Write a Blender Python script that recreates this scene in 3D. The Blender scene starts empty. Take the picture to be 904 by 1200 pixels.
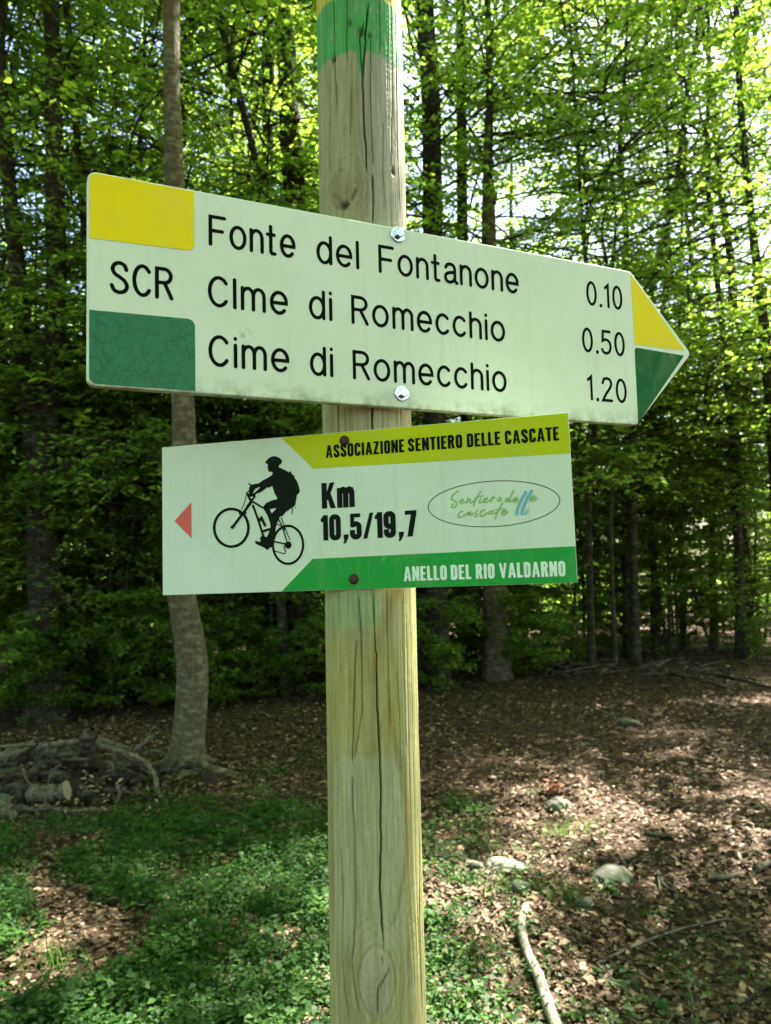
import bpy, bmesh, math, random
import numpy as np
from mathutils import Matrix, Vector
from mathutils.geometry import tessellate_polygon
R_ = math.radians
SC = bpy.context.scene
COL = SC.collection
rng = np.random.default_rng(7)
random.seed(7)

# ---------------------------------------------------------------- camera
CAMZ = 1.6
WM = np.array([[0.99976927, -0.02148019, 0.0], [0.00184303, 0.08578136, 0.99631228], [-0.02140098, -0.99608241, 0.08580116]])
PW, PH, PF = 904.0, 1200.0, 870.0
cam_d = bpy.data.cameras.new('camera')
cam = bpy.data.objects.new('camera', cam_d); COL.objects.link(cam)
cam.matrix_world = Matrix(((WM[0][0], -WM[0][1], -WM[0][2], 0), (WM[1][0], -WM[1][1], -WM[1][2], 0),
                           (WM[2][0], -WM[2][1], -WM[2][2], CAMZ), (0, 0, 0, 1)))
cam_d.sensor_fit = 'VERTICAL'; cam_d.sensor_height = 36.0; cam_d.lens = PF / PH * 36.0
cam_d.clip_start = 0.02; cam_d.clip_end = 1000
cam_d.dof.use_dof = True; cam_d.dof.focus_distance = 0.62; cam_d.dof.aperture_fstop = 15.0
SC.camera = cam

# ---------------------------------------------------------------- sky, sun, exposure
SUN_EL, SUN_AZ = R_(50), R_(48)      # azimuth measured from +Y towards +X
wd = bpy.data.worlds.new('World'); SC.world = wd; wd.use_nodes = True
wn = wd.node_tree
sky = wn.nodes.new('ShaderNodeTexSky'); sky.sky_type = 'NISHITA'; sky.sun_disc = False
sky.sun_elevation = SUN_EL; sky.sun_rotation = SUN_AZ; sky.air_density = 1.2; sky.dust_density = 2.0
wn.links.new(sky.outputs['Color'], wn.nodes['Background'].inputs['Color'])
wn.nodes['Background'].inputs['Strength'].default_value = 0.05
sd = bpy.data.lights.new('sun', 'SUN'); sd.energy = 5.0; sd.angle = R_(0.53); sd.color = (1.0, 0.95, 0.86)
sun = bpy.data.objects.new('sun', sd); COL.objects.link(sun)
sdir = Vector((math.sin(SUN_AZ) * math.cos(SUN_EL), math.cos(SUN_AZ) * math.cos(SUN_EL), math.sin(SUN_EL)))
sun.rotation_euler = sdir.to_track_quat('Z', 'Y').to_euler()
sun.location = (0, 0, 30)
SC.view_settings.view_transform = 'Standard'; SC.view_settings.look = 'None'
SC.view_settings.exposure = 3.55; SC.view_settings.gamma = 1.0
cy = SC.cycles
cy.max_bounces = 7; cy.diffuse_bounces = 4; cy.glossy_bounces = 2; cy.transmission_bounces = 4
cy.transparent_max_bounces = 4; cy.sample_clamp_indirect = 6.0; cy.use_denoising = True
cy.caustics_reflective = False; cy.caustics_refractive = False

# ---------------------------------------------------------------- helpers
def ray(px, py): return WM @ np.array([(px - PW / 2) / PF, (py - PH / 2) / PF, 1.0])
def at(px, py, Y):
    d = ray(px, py); return Vector((d[0] * Y / d[1], Y, CAMZ + d[2] * Y / d[1]))
def gz(x, y):
    x = np.asarray(x, float); y = np.asarray(y, float)
    z = 0.035 * np.sin(x * 0.9 + 0.4) * np.cos(y * 0.7 + 1.0) + 0.018 * np.sin(x * 2.7 + y * 1.9) + 0.012 * np.cos(y * 3.3 - x * 1.3)
    z = z + 0.012 * np.clip(x, -30, 30) * np.clip((y - 3) / 6, 0, 1) * 0.5
    return z
def gp(px, py, lift=0.0):
    d = ray(px, py); t = -CAMZ / d[2]
    for _ in range(12):
        t = (float(gz(d[0] * t, d[1] * t)) + lift - CAMZ) / d[2]
    return Vector((d[0] * t, d[1] * t, CAMZ + d[2] * t))
def mesh_np(name, V, F, mat=None, smooth=False, attr=None):
    """V (n,3); F list of faces or (m,k) array"""
    me = bpy.data.meshes.new(name)
    V = np.asarray(V, np.float32)
    if isinstance(F, np.ndarray):
        m, k = F.shape
        me.vertices.add(len(V)); me.vertices.foreach_set('co', V.ravel())
        me.loops.add(m * k); me.loops.foreach_set('vertex_index', F.astype(np.int32).ravel())
        me.polygons.add(m); me.polygons.foreach_set('loop_start', np.arange(0, m * k, k, dtype=np.int32))
        me.polygons.foreach_set('loop_total', np.full(m, k, np.int32))
    else:
        me.from_pydata([tuple(map(float, v)) for v in V], [], F)
    if smooth: me.polygons.foreach_set('use_smooth', np.ones(len(me.polygons), bool))
    me.update(calc_edges=True)
    if attr is not None:
        ca = me.color_attributes.new('tint', 'FLOAT_COLOR', 'POINT')
        ca.data.foreach_set('color', np.c_[attr, np.ones(len(attr))].astype(np.float32).ravel())
    if mat: me.materials.append(mat)
    return me
def link(name, me, parent=None):
    o = bpy.data.objects.new(name, me); COL.objects.link(o)
    if parent: o.parent = parent
    return o
def tag(o, label=None, cat=None, group=None, kind=None):
    if label: o['label'] = label
    if cat: o['category'] = cat
    if group: o['group'] = group
    if kind: o['kind'] = kind
    return o
def empty(name, loc, label, cat, group=None):
    o = bpy.data.objects.new(name, None); COL.objects.link(o); o.location = loc; o.empty_display_size = 0.1
    return tag(o, label, cat, group)

class MB:
    def __init__(s): s.V = []; s.F = []
    def tube(s, pts, rad, n=8, cap=True, wob=0.0, seed=0):
        rr = random.Random(seed)
        pts = [Vector(p) for p in pts]; b = len(s.V); m = len(pts)
        if not hasattr(rad, '__len__'): rad = [rad] * m
        up = Vector((0.13, 0.31, 1)).normalized()
        t0 = (pts[1] - pts[0]).normalized()
        if abs(t0.dot(up)) > 0.9: up = Vector((1, 0.1, 0))
        a = t0.cross(up).normalized()
        for i in range(m):
            t = (pts[min(i + 1, m - 1)] - pts[max(i - 1, 0)])
            t = t.normalized() if t.length > 1e-9 else t0
            a = (a - t * a.dot(t)).normalized(); c = t.cross(a)
            for k in range(n):
                w = 1 + (wob * (rr.random() - .5) if wob else 0)
                th = 2 * math.pi * k / n
                s.V.append(tuple(pts[i] + (a * math.cos(th) + c * math.sin(th)) * (rad[i] * w)))
        for i in range(m - 1):
            for k in range(n):
                k2 = (k + 1) % n
                s.F.append((b + i * n + k, b + i * n + k2, b + (i + 1) * n + k2, b + (i + 1) * n + k))
        if cap:
            s.F.append(tuple(b + k for k in range(n))[::-1]); s.F.append(tuple(b + (m - 1) * n + k for k in range(n)))
        return s
    def prism(s, poly, z0, z1):
        b = len(s.V); n = len(poly)
        ar = sum(poly[i][0] * poly[(i + 1) % n][1] - poly[(i + 1) % n][0] * poly[i][1] for i in range(n))
        if ar < 0: poly = poly[::-1]
        s.V += [(x, y, z0) for x, y in poly] + [(x, y, z1) for x, y in poly]
        s.F.append(tuple(range(b + n, b + 2 * n))); s.F.append(tuple(range(b, b + n))[::-1])
        for i in range(n):
            j = (i + 1) % n; s.F.append((b + i, b + j, b + n + j, b + n + i))
        return s
    def flat(s, loops, z):
        vs = [[Vector((x, y, 0)) for x, y in lp] for lp in loops]
        tri = tessellate_polygon(vs); b = len(s.V)
        allv = [v for lp in vs for v in lp]
        s.V += [(v.x, v.y, z) for v in allv]
        for t in tri:
            A, B, Cc = (allv[i] for i in t)
            if (B - A).cross(Cc - A).z < 0: t = (t[0], t[2], t[1])
            if abs((B - A).cross(Cc - A).z) > 1e-14: s.F.append(tuple(b + i for i in t))
        return s
    def ribbon(s, pts, w, z, rnd=True):
        """flat pen stroke of width w with round or butt ends"""
        P = [np.array(p, float) for p in pts]
        Q = [P[0]]
        for p in P[1:]:
            if np.hypot(*(p - Q[-1])) > 1e-7: Q.append(p)
        P = Q; m = len(P); Lr = []; Rr = []
        if m < 2:
            s.flat([[(P[0][0] + w / 2 * math.cos(k * .524), P[0][1] + w / 2 * math.sin(k * .524)) for k in range(12)]], z); return s
        closed = np.hypot(*(P[0] - P[-1])) < 1e-6
        dirs = [(P[i + 1] - P[i]) / np.hypot(*(P[i + 1] - P[i])) for i in range(m - 1)]
        for i in range(m):
            if closed and i in (0, m - 1): d0, d1 = dirs[-1], dirs[0]
            else: d0 = dirs[max(i - 1, 0)]; d1 = dirs[min(i, m - 2)]
            n0 = np.array([-d0[1], d0[0]]); n1 = np.array([-d1[1], d1[0]])
            mm = n0 + n1; l = np.hypot(*mm)
            mm = n0 if l < 1e-6 else mm / l
            k = min(1.0 / max(mm @ n0, 0.35), 2.5)
            Lr.append(P[i] + mm * w / 2 * k); Rr.append(P[i] - mm * w / 2 * k)
        b = len(s.V)
        for a, c in zip(Lr, Rr): s.V += [(a[0], a[1], z), (c[0], c[1], z)]
        for i in range(m - 1): s.F.append((b + 2 * i, b + 2 * i + 1, b + 2 * i + 3, b + 2 * i + 2))
        if rnd and not closed:
            for p, d, sg in ((P[0], dirs[0], -1), (P[-1], dirs[-1], 1)):
                n = np.array([-d[1], d[0]]); c = []
                for k in range(9):
                    th = math.pi * k / 8
                    c.append(p + n * (w / 2 * math.cos(th)) + d * (sg * w / 2 * math.sin(th)))
                if sg > 0: c = c[::-1]
                bb = len(s.V); s.V += [(q[0], q[1], z) for q in c]; s.F.append(tuple(range(bb, bb + 9)))
        return s
    def me(s, name, mat=None, smooth=False): return mesh_np(name, s.V, s.F, mat, smooth)
    def build(s, name, mat=None, parent=None, smooth=False): return link(name, s.me(name, mat, smooth), parent)

def crom(pts, k=5):
    P = [np.array(p, float) for p in pts]
    if len(P) < 3: return [tuple(p) for p in P]
    cl = np.hypot(*(P[0] - P[-1])[:2]) < 1e-9
    out = []
    for i in range(len(P) - 1):
        p0 = P[i - 1] if i > 0 else (P[-2] if cl else 2 * P[0] - P[1]); p1, p2 = P[i], P[i + 1]
        p3 = P[i + 2] if i + 2 < len(P) else (P[1] if cl else 2 * P[-1] - P[-2])
        for j in range(k):
            t = j / k
            out.append(tuple(0.5 * ((2 * p1) + (p2 - p0) * t + (2 * p0 - 5 * p1 + 4 * p2 - p3) * t * t + (3 * p1 - p0 - 3 * p2 + p3) * t ** 3)))
    out.append(tuple(P[-1])); return out

# ---------------------------------------------------------------- materials
def mat(name, build):
    m = bpy.data.materials.new(name); m.use_nodes = True
    nt = m.node_tree; bs = nt.nodes['Principled BSDF']
    build(nt, bs); return m
def N(nt, t, **kw):
    n = nt.nodes.new(t)
    for k, v in kw.items():
        if k in n.inputs: n.inputs[k].default_value = v
        else: setattr(n, k, v)
    return n
def ramp(nt, src, stops):
    r = nt.nodes.new('ShaderNodeValToRGB'); cr = r.color_ramp
    while len(cr.elements) < len(stops): cr.elements.new(0.5)
    for e, (p, c) in zip(cr.elements, stops): e.position = p; e.color = (*c, 1) if len(c) == 3 else c
    nt.links.new(src, r.inputs[0]); return r.outputs[0]
def mix(nt, f, a, b, mode='MIX'):
    m = nt.nodes.new('ShaderNodeMix'); m.data_type = 'RGBA'; m.blend_type = mode
    for s, v in ((m.inputs[0], f), (m.inputs[6], a), (m.inputs[7], b)):
        if hasattr(v, 'links') or hasattr(v, 'is_output'): nt.links.new(v, s)
        else: s.default_value = v if isinstance(v, (int, float)) else (*v, 1)
    return m.outputs[2]
def coords(nt, scale=(1, 1, 1), kind='Object'):
    tc = nt.nodes.new('ShaderNodeTexCoord'); mp = nt.nodes.new('ShaderNodeMapping'); mp.inputs['Scale'].default_value = scale
    nt.links.new(tc.outputs[kind], mp.inputs[0]); return mp.outputs[0]
def noise(nt, vec, scale, detail=4, rough=0.55, dist=0.0):
    n = N(nt, 'ShaderNodeTexNoise', Scale=scale, Detail=detail, Roughness=rough, Distortion=dist)
    nt.links.new(vec, n.inputs['Vector']); return n.outputs['Fac']
def bump(nt, bs, h, strength=0.5, dist=0.01):
    b = N(nt, 'ShaderNodeBump', Strength=strength, Distance=dist)
    nt.links.new(h, b.inputs['Height']); nt.links.new(b.outputs[0], bs.inputs['Normal'])

def m_bark(c0, c1, c2, lichen=0.0, zs=0.25):
    def f(nt, bs):
        v = coords(nt, (1, 1, zs)); h = coords(nt, (1, 1, 2.5))
        a = noise(nt, v, 28, 6, 0.65); b = noise(nt, h, 9, 5, 0.6); 
        c = ramp(nt, a, [(0.3, c0), (0.55, c1), (0.8, c2)])
        l = ramp(nt, b, [(0.5, (0, 0, 0)), (0.62, (1, 1, 1))])
        mm = N(nt, 'ShaderNodeMath', operation='MULTIPLY'); nt.links.new(l, mm.inputs[0]); mm.inputs[1].default_value = lichen
        c = mix(nt, mm.outputs[0], c, (0.26, 0.28, 0.20))
        nt.links.new(c, bs.inputs['Base Color']); bs.inputs['Roughness'].default_value = 0.9; bs.inputs['Specular IOR Level'].default_value = .15
        bump(nt, bs, a, 0.9, 0.02)
    return f
M = {}
M['bark_dark'] = mat('dark_bark', m_bark((.014, .011, .008), (.03, .025, .018), (.06, .052, .038), .2))
M['bark_brown'] = mat('brown_bark', m_bark((.04, .028, .018), (.085, .062, .04), (.14, .11, .075), .3))
M['bark_grey'] = mat('grey_beech_bark', m_bark((.050, .040, .024), (.092, .075, .047), (.17, .145, .10), .35, .6))
M['deadwood'] = mat('dead_wood', m_bark((.012, .009, .006), (.036, .028, .019), (.09, .072, .05), .25))
M['palewood'] = mat('pale_dead_wood', m_bark((.05, .041, .028), (.13, .11, .08), (.26, .23, .18), .2, .2))
M['bleached'] = mat('bleached_wood', m_bark((.14, .125, .09), (.27, .25, .19), (.42, .40, .33), .1, .3))
M['cutwood'] = mat('cut_wood_end', lambda nt, bs: (nt.links.new(ramp(nt, noise(nt, coords(nt), 60), [(0.3, (.16, .12, .07)), (0.7, (.30, .24, .15))]), bs.inputs['Base Color']), setattr(bs.inputs['Roughness'], 'default_value', .9)))

def m_leaf(cols, trans, tf=0.5):
    def f(nt, bs):
        g = N(nt, 'ShaderNodeNewGeometry')
        c = ramp(nt, g.outputs['Random Per Island'], [(0.0, cols[0]), (0.5, cols[1]), (1.0, cols[2])])
        ct = ramp(nt, g.outputs['Random Per Island'], [(0.0, trans[0]), (0.5, trans[1]), (1.0, trans[2])])
        nt.links.new(c, bs.inputs['Base Color']); bs.inputs['Roughness'].default_value = 0.55
        bs.inputs['Specular IOR Level'].default_value = 0.15
        t = nt.nodes.new('ShaderNodeBsdfTranslucent'); nt.links.new(ct, t.inputs['Color'])
        ms = nt.nodes.new('ShaderNodeMixShader'); ms.inputs[0].default_value = tf
        out = nt.nodes['Material Output']
        nt.links.new(bs.outputs[0], ms.inputs[1]); nt.links.new(t.outputs[0], ms.inputs[2]); nt.links.new(ms.outputs[0], out.inputs[0])
    return f
M['leaf'] = mat('beech_leaf', m_leaf([(.035, .075, .014), (.05, .11, .02), (.075, .14, .03)], [(.22, .42, .03), (.36, .56, .05), (.55, .70, .09)], .5))
M['leaf_low'] = mat('understory_leaf', m_leaf([(.045, .09, .014), (.07, .13, .022), (.10, .175, .032)], [(.20, .42, .03), (.34, .56, .05), (.52, .70, .08)], .5))
M['herb'] = mat('herb_leaf', m_leaf([(.012, .040, .007), (.020, .058, .010), (.048, .10, .018)], [(.08, .24, .03), (.15, .36, .05), (.3, .5, .1)], .3))
def f_litter(nt, bs):
    g = N(nt, 'ShaderNodeNewGeometry')
    c = ramp(nt, g.outputs['Random Per Island'], [(0.0, (.028, .018, .010)), (0.3, (.07, .046, .026)), (0.65, (.135, .092, .054)), (0.9, (.23, .155, .093)), (1.0, (.36, .27, .18))])
    nt.links.new(c, bs.inputs['Base Color']); bs.inputs['Roughness'].default_value = 0.75; bs.inputs['Specular IOR Level'].default_value = .15
M['litter'] = mat('dry_leaf', f_litter)
def f_soil(nt, bs):
    v = coords(nt); a = noise(nt, v, 3.0, 8, .7); b = noise(nt, v, 45, 6, .7)
    c = ramp(nt, b, [(0.3, (.016, .010, .006)), (0.5, (.045, .028, .016)), (0.72, (.12, .08, .048))])
    vo = N(nt, 'ShaderNodeTexVoronoi', Scale=26.0); nt.links.new(v, vo.inputs['Vector'])
    c2 = mix(nt, 0.45, c, ramp(nt, vo.outputs['Color'], [(0.1, (.025, .015, .009)), (0.5, (.07, .043, .024)), (0.9, (.17, .115, .068))]))
    nt.links.new(c2, bs.inputs['Base Color']); bs.inputs['Roughness'].default_value = 0.95; bs.inputs['Specular IOR Level'].default_value = .1
    bump(nt, bs, b, 1.0, 0.03)
M['soil'] = mat('forest_soil', f_soil)
def f_stone(pal):
    def f(nt, bs):
        v = coords(nt); a = noise(nt, v, 14, 8, .65); g = N(nt, 'ShaderNodeNewGeometry'); sx = N(nt, 'ShaderNodeSeparateXYZ'); nt.links.new(g.outputs['Normal'], sx.inputs[0])
        c = ramp(nt, a, [(0.3, pal[0]), (0.5, pal[1]), (0.75, pal[2])])
        mo = ramp(nt, noise(nt, v, 7, 5), [(0.45, (0, 0, 0)), (0.62, (.7, .7, .7))])
        c = mix(nt, mo, c, (.05, .075, .02))
        nt.links.new(c, bs.inputs['Base Color']); bs.inputs['Roughness'].default_value = 0.9; bump(nt, bs, a, .8, .02)
    return f
M['stone'] = mat('grey_stone', f_stone([(.05, .047, .036), (.10, .095, .072), (.17, .16, .125)]))
M['stone_white'] = mat('pale_stone', f_stone([(.11, .10, .075), (.21, .195, .15), (.38, .36, .30)]))
def simple(name, col, rough=.5, metal=0.0, spec=.5):
    def f(nt, bs):
        v = coords(nt); a = noise(nt, v, 90, 5, .6)
        lo = tuple(c * .88 for c in col); hi = tuple(min(1, c * 1.08) for c in col)
        nt.links.new(ramp(nt, a, [(.3, lo), (.7, hi)]), bs.inputs['Base Color'])
        bs.inputs['Roughness'].default_value = rough; bs.inputs['Metallic'].default_value = metal; bs.inputs['Specular IOR Level'].default_value = spec
    return mat(name, f)
def f_plate(base, dirt_amt, rough, algae=True, spec=.35):
    def f(nt, bs):
        v = coords(nt)
        a = noise(nt, v, 9, 4, .5); sp = noise(nt, v, 420, 3, .6); sm = noise(nt, v, 55, 6, .7)
        c = mix(nt, ramp(nt, a, [(.35, (0, 0, 0)), (.7, (1, 1, 1))]), base, tuple(x * y for x, y in zip(base, (.95, .96, .90))))
        spk = ramp(nt, sp, [(.70, (0, 0, 0)), (.745, (.55, .55, .55))])
        c = mix(nt, spk, c, (.22, .25, .16))
        vs = coords(nt, (1, .06, 1)); stn = ramp(nt, noise(nt, vs, 130, 4, .6), [(.55, (0, 0, 0)), (.75, (.16, .16, .16))]); c = mix(nt, stn, c, (.34, .36, .22))
        big = ramp(nt, noise(nt, v, 24, 6, .65, .4), [(.5, (0, 0, 0)), (.72, (.13, .13, .13))]); c = mix(nt, big, c, (.30, .35, .18))
        scv = N(nt, 'ShaderNodeTexWave', Scale=38.0, Distortion=18.0, Detail=3.0); nt.links.new(v, scv.inputs['Vector'])
        scr = ramp(nt, scv.outputs['Fac'], [(.0, (.22, .22, .22)), (.012, (0, 0, 0))]); mk_ = ramp(nt, noise(nt, v, 33, 2), [(.55, (0, 0, 0)), (.62, (1, 1, 1))]); c = mix(nt, mix(nt, 1.0, scr, mk_, 'MULTIPLY'), c, (.5, .52, .42))
        if algae:
            sx = N(nt, 'ShaderNodeSeparateXYZ'); nt.links.new(v, sx.inputs[0])
            mr = N(nt, 'ShaderNodeMapRange'); nt.links.new(sx.outputs['Y'], mr.inputs[0])
            mr.inputs[1].default_value = .014; mr.inputs[2].default_value = 0.0; mr.inputs[3].default_value = 0.0; mr.inputs[4].default_value = 1.0
            mm = N(nt, 'ShaderNodeMath', operation='MULTIPLY'); nt.links.new(mr.outputs[0], mm.inputs[0]); nt.links.new(ramp(nt, sm, [(.45, (0, 0, 0)), (.68, (1, 1, 1))]), mm.inputs[1])
            c = mix(nt, mm.outputs[0], c, (.20, .24, .09))
            p = N(nt, 'ShaderNodeVectorMath', operation='DISTANCE'); nt.links.new(v, p.inputs[0]); p.inputs[1].default_value = (.109, .046, .0)
            pr = N(nt, 'ShaderNodeMapRange'); nt.links.new(p.outputs['Value'], pr.inputs[0]); pr.inputs[1].default_value = .008; pr.inputs[2].default_value = 0.0; pr.inputs[4].default_value = .8
            m2 = N(nt, 'ShaderNodeMath', operation='MULTIPLY'); nt.links.new(pr.outputs[0], m2.inputs[0]); nt.links.new(ramp(nt, noise(nt, v, 220, 4), [(.45, (0, 0, 0)), (.6, (1, 1, 1))]), m2.inputs[1])
            c = mix(nt, m2.outputs[0], c, (.30, .34, .14))
        nt.links.new(c, bs.inputs['Base Color']); bs.inputs['Roughness'].default_value = rough
        bs.inputs['Specular IOR Level'].default_value = spec
        bump(nt, bs, noise(nt, v, 300, 2), .05, .0005)
    return f
M['plate'] = mat('white_sign_coating', f_plate((.64, .70, .50), 1, .4))
M['plate2'] = mat('white_print_film', f_plate((.61, .72, .57), 1, .35, False))
M['plate2_tint'] = mat('tinted_print_film', f_plate((.59, .70, .51), 1, .35, False))
M['rusty_leaf'] = simple('rusty_leaf', (.13, .05, .025), .8, 0, .1)
M['edge'] = simple('sign_edge_resin', (.42, .44, .28), .6)
M['yellow'] = mat('yellow_paint', f_plate((.78, .62, .0), 1, .5, False, .12))
M['yellow2'] = mat('yellow_green_print', f_plate((.47, .54, .0), 1, .45, False, .12))
M['green2'] = mat('green_print', f_plate((.012, .30, .035), 1, .45, False, .15))
M['green_arrow'] = mat('green_arrow_paint', f_plate((.003, .10, .018), 1, .5, False, .08))
def f_crackle(nt, bs):
    v = coords(nt); n = N(nt, 'ShaderNodeTexNoise', Scale=30.0, Detail=2.0); nt.links.new(v, n.inputs['Vector'])
    vm = N(nt, 'ShaderNodeVectorMath', operation='MULTIPLY_ADD'); nt.links.new(n.outputs['Color'], vm.inputs[0]); vm.inputs[1].default_value = (.013,) * 3; nt.links.new(v, vm.inputs[2])
    hs = []
    for k, (sc, rot, st) in enumerate(((150, .9, .45), (190, -.5, .4), (300, 1.6, .7))):
        mp = nt.nodes.new('ShaderNodeMapping'); mp.inputs['Rotation'].default_value = (0, 0, rot); mp.inputs['Scale'].default_value = (1, st, 1); nt.links.new(vm.outputs[0], mp.inputs[0])
        vo = N(nt, 'ShaderNodeTexVoronoi', feature='DISTANCE_TO_EDGE', Scale=float(sc)); nt.links.new(mp.outputs[0], vo.inputs['Vector'])
        h = ramp(nt, vo.outputs['Distance'], [(0.0, (0, 0, 0)), (0.06, (1, 1, 1))])
        mk = ramp(nt, noise(nt, mp.outputs[0], 70 + 30 * k, 2), [(.42, (0, 0, 0)), (.58, (1, 1, 1))])
        hs.append(mix(nt, mk, (1, 1, 1), h))
    a = mix(nt, 1.0, mix(nt, 1.0, hs[0], hs[1], 'MULTIPLY'), hs[2], 'MULTIPLY')
    c = mix(nt, a, (.002, .085, .022), (.004, .15, .042)); nt.links.new(c, bs.inputs['Base Color'])
    bs.inputs['Roughness'].default_value = .35; bs.inputs['Specular IOR Level'].default_value = .35; bump(nt, bs, a, .35, .0004)
M['crackle'] = mat('cracked_green_film', f_crackle)
M['black'] = simple('black_lettering', (.003, .006, .003), .7, 0, .05)
M['ink'] = simple('black_print_ink', (.004, .009, .004), .6, 0, .08)
M['white_ink'] = simple('pale_print_ink', (.62, .80, .60), .35)
M['red'] = simple('red_print', (.62, .075, .025), .35)
M['logo_green'] = simple('logo_green_print', (.20, .42, .05), .35)
M['logo_blue'] = simple('logo_blue_print', (.09, .38, .42), .35)
M['zinc'] = simple('zinc_plating', (.70, .74, .72), .18, 1.0)
M['rust'] = simple('rusty_screw', (.055, .03, .022), .6, .5)
def f_post(nt, bs):
    at_ = N(nt, 'ShaderNodeAttribute', attribute_name='tint')
    v = coords(nt, (1, 1, .045)); v2 = coords(nt, (1, 1, .5))
    g1 = noise(nt, v, 420, 5, .6); g2 = noise(nt, v, 110, 4, .6); sp = noise(nt, v2, 260, 5, .7)
    c = mix(nt, ramp(nt, g1, [(.3, (.72, .72, .66)), (.62, (1.06, 1.06, 1.04))]), (1, 1, 1), (1, 1, 1))
    k = ramp(nt, g1, [(.28, (.66, .65, .58)), (.6, (1.0, 1.0, 1.0))])
    k2 = ramp(nt, g2, [(.3, (.82, .82, .76)), (.7, (1.06, 1.06, 1.05))])
    k3 = ramp(nt, sp, [(.3, (.86, .86, .83)), (.7, (1.05, 1.05, 1.05))])
    c = mix(nt, 1.0, mix(nt, 1.0, mix(nt, 1.0, at_.outputs['Color'], k, 'MULTIPLY'), k2, 'MULTIPLY'), k3, 'MULTIPLY')
    nt.links.new(c, bs.inputs['Base Color']); bs.inputs['Roughness'].default_value = .72; bs.inputs['Specular IOR Level'].default_value = .3
    bump(nt, bs, g1, .35, .0012)
M['post'] = mat('treated_pine', f_post)
# ---------------------------------------------------------------- print data for the lower sign (millimetres on the plate)
BODY = [[96.1,107.3],[97.3,108.6],[99.1,110.2],[101.5,111.4],[104.1,111.9],[106.8,111.2],[109.4,109.7],[111.1,107.9],[111.5,106.8],[110.4,104.9],[109.0,104.2],[108.2,103.1],[108.3,102.3],[111.5,100.7],[114.4,99.1],[117.0,97.4],[118.4,98.4],[119.1,97.4],[119.6,96.0],[121.6,94.3],[122.1,92.3],[124.1,89.5],[125.4,85.8],[126.3,81.4],[125.6,79.8],[123.7,78.2],[122.8,73.5],[122.2,70.3],[121.0,69.0],[116.6,66.5],[113.1,64.5],[113.0,63.8],[111.7,63.0],[111.0,61.6],[108.6,61.5],[107.4,59.1],[105.9,56.7],[104.4,51.6],[104.2,46.8],[103.0,43.6],[102.6,40.3],[102.3,37.6],[100.5,36.4],[98.8,36.1],[97.0,34.2],[93.5,36.7],[89.4,38.5],[86.5,40.0],[85.6,42.3],[87.7,42.1],[90.6,41.3],[91.0,44.1],[92.8,46.2],[94.4,45.9],[96.0,44.9],[97.7,47.1],[99.0,50.3],[99.8,52.4],[99.7,56.2],[98.6,59.3],[98.1,61.2],[96.4,64.6],[94.1,68.6],[93.9,70.5],[96.6,73.4],[101.9,75.2],[106.1,75.8],[106.3,76.9],[104.1,80.6],[102.7,85.1],[101.9,87.2],[99.2,85.7],[97.7,86.2],[95.3,84.7],[91.7,82.5],[87.0,81.1],[87.2,78.9],[84.5,75.7],[81.5,75.9],[79.8,79.3],[78.3,82.7],[81.2,84.8],[81.1,86.7],[82.6,88.5],[80.0,90.6],[80.9,90.9],[84.1,89.3],[87.1,89.9],[89.8,90.0],[93.7,92.3],[98.5,94.2],[102.0,96.1],[102.7,97.5],[102.1,98.8],[99.0,99.1],[98.6,101.9],[97.8,102.8],[98.7,104.1],[98.4,105.5],[96.9,106.2]]
HOLES = [[[84.6,82.2],[87.0,85.6],[90.6,86.9],[91.3,86.5],[88.5,84.0],[85.8,82.1]],[[82.2,79.1],[84.4,79.4],[85.0,78.7],[83.0,77.4]],[[99.7,68.0],[105.3,68.5],[104.1,66.9],[101.4,64.6],[100.0,66.3]],[[79.7,82.2],[80.7,83.4],[81.6,83.2],[80.9,82.0]]]
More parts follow.
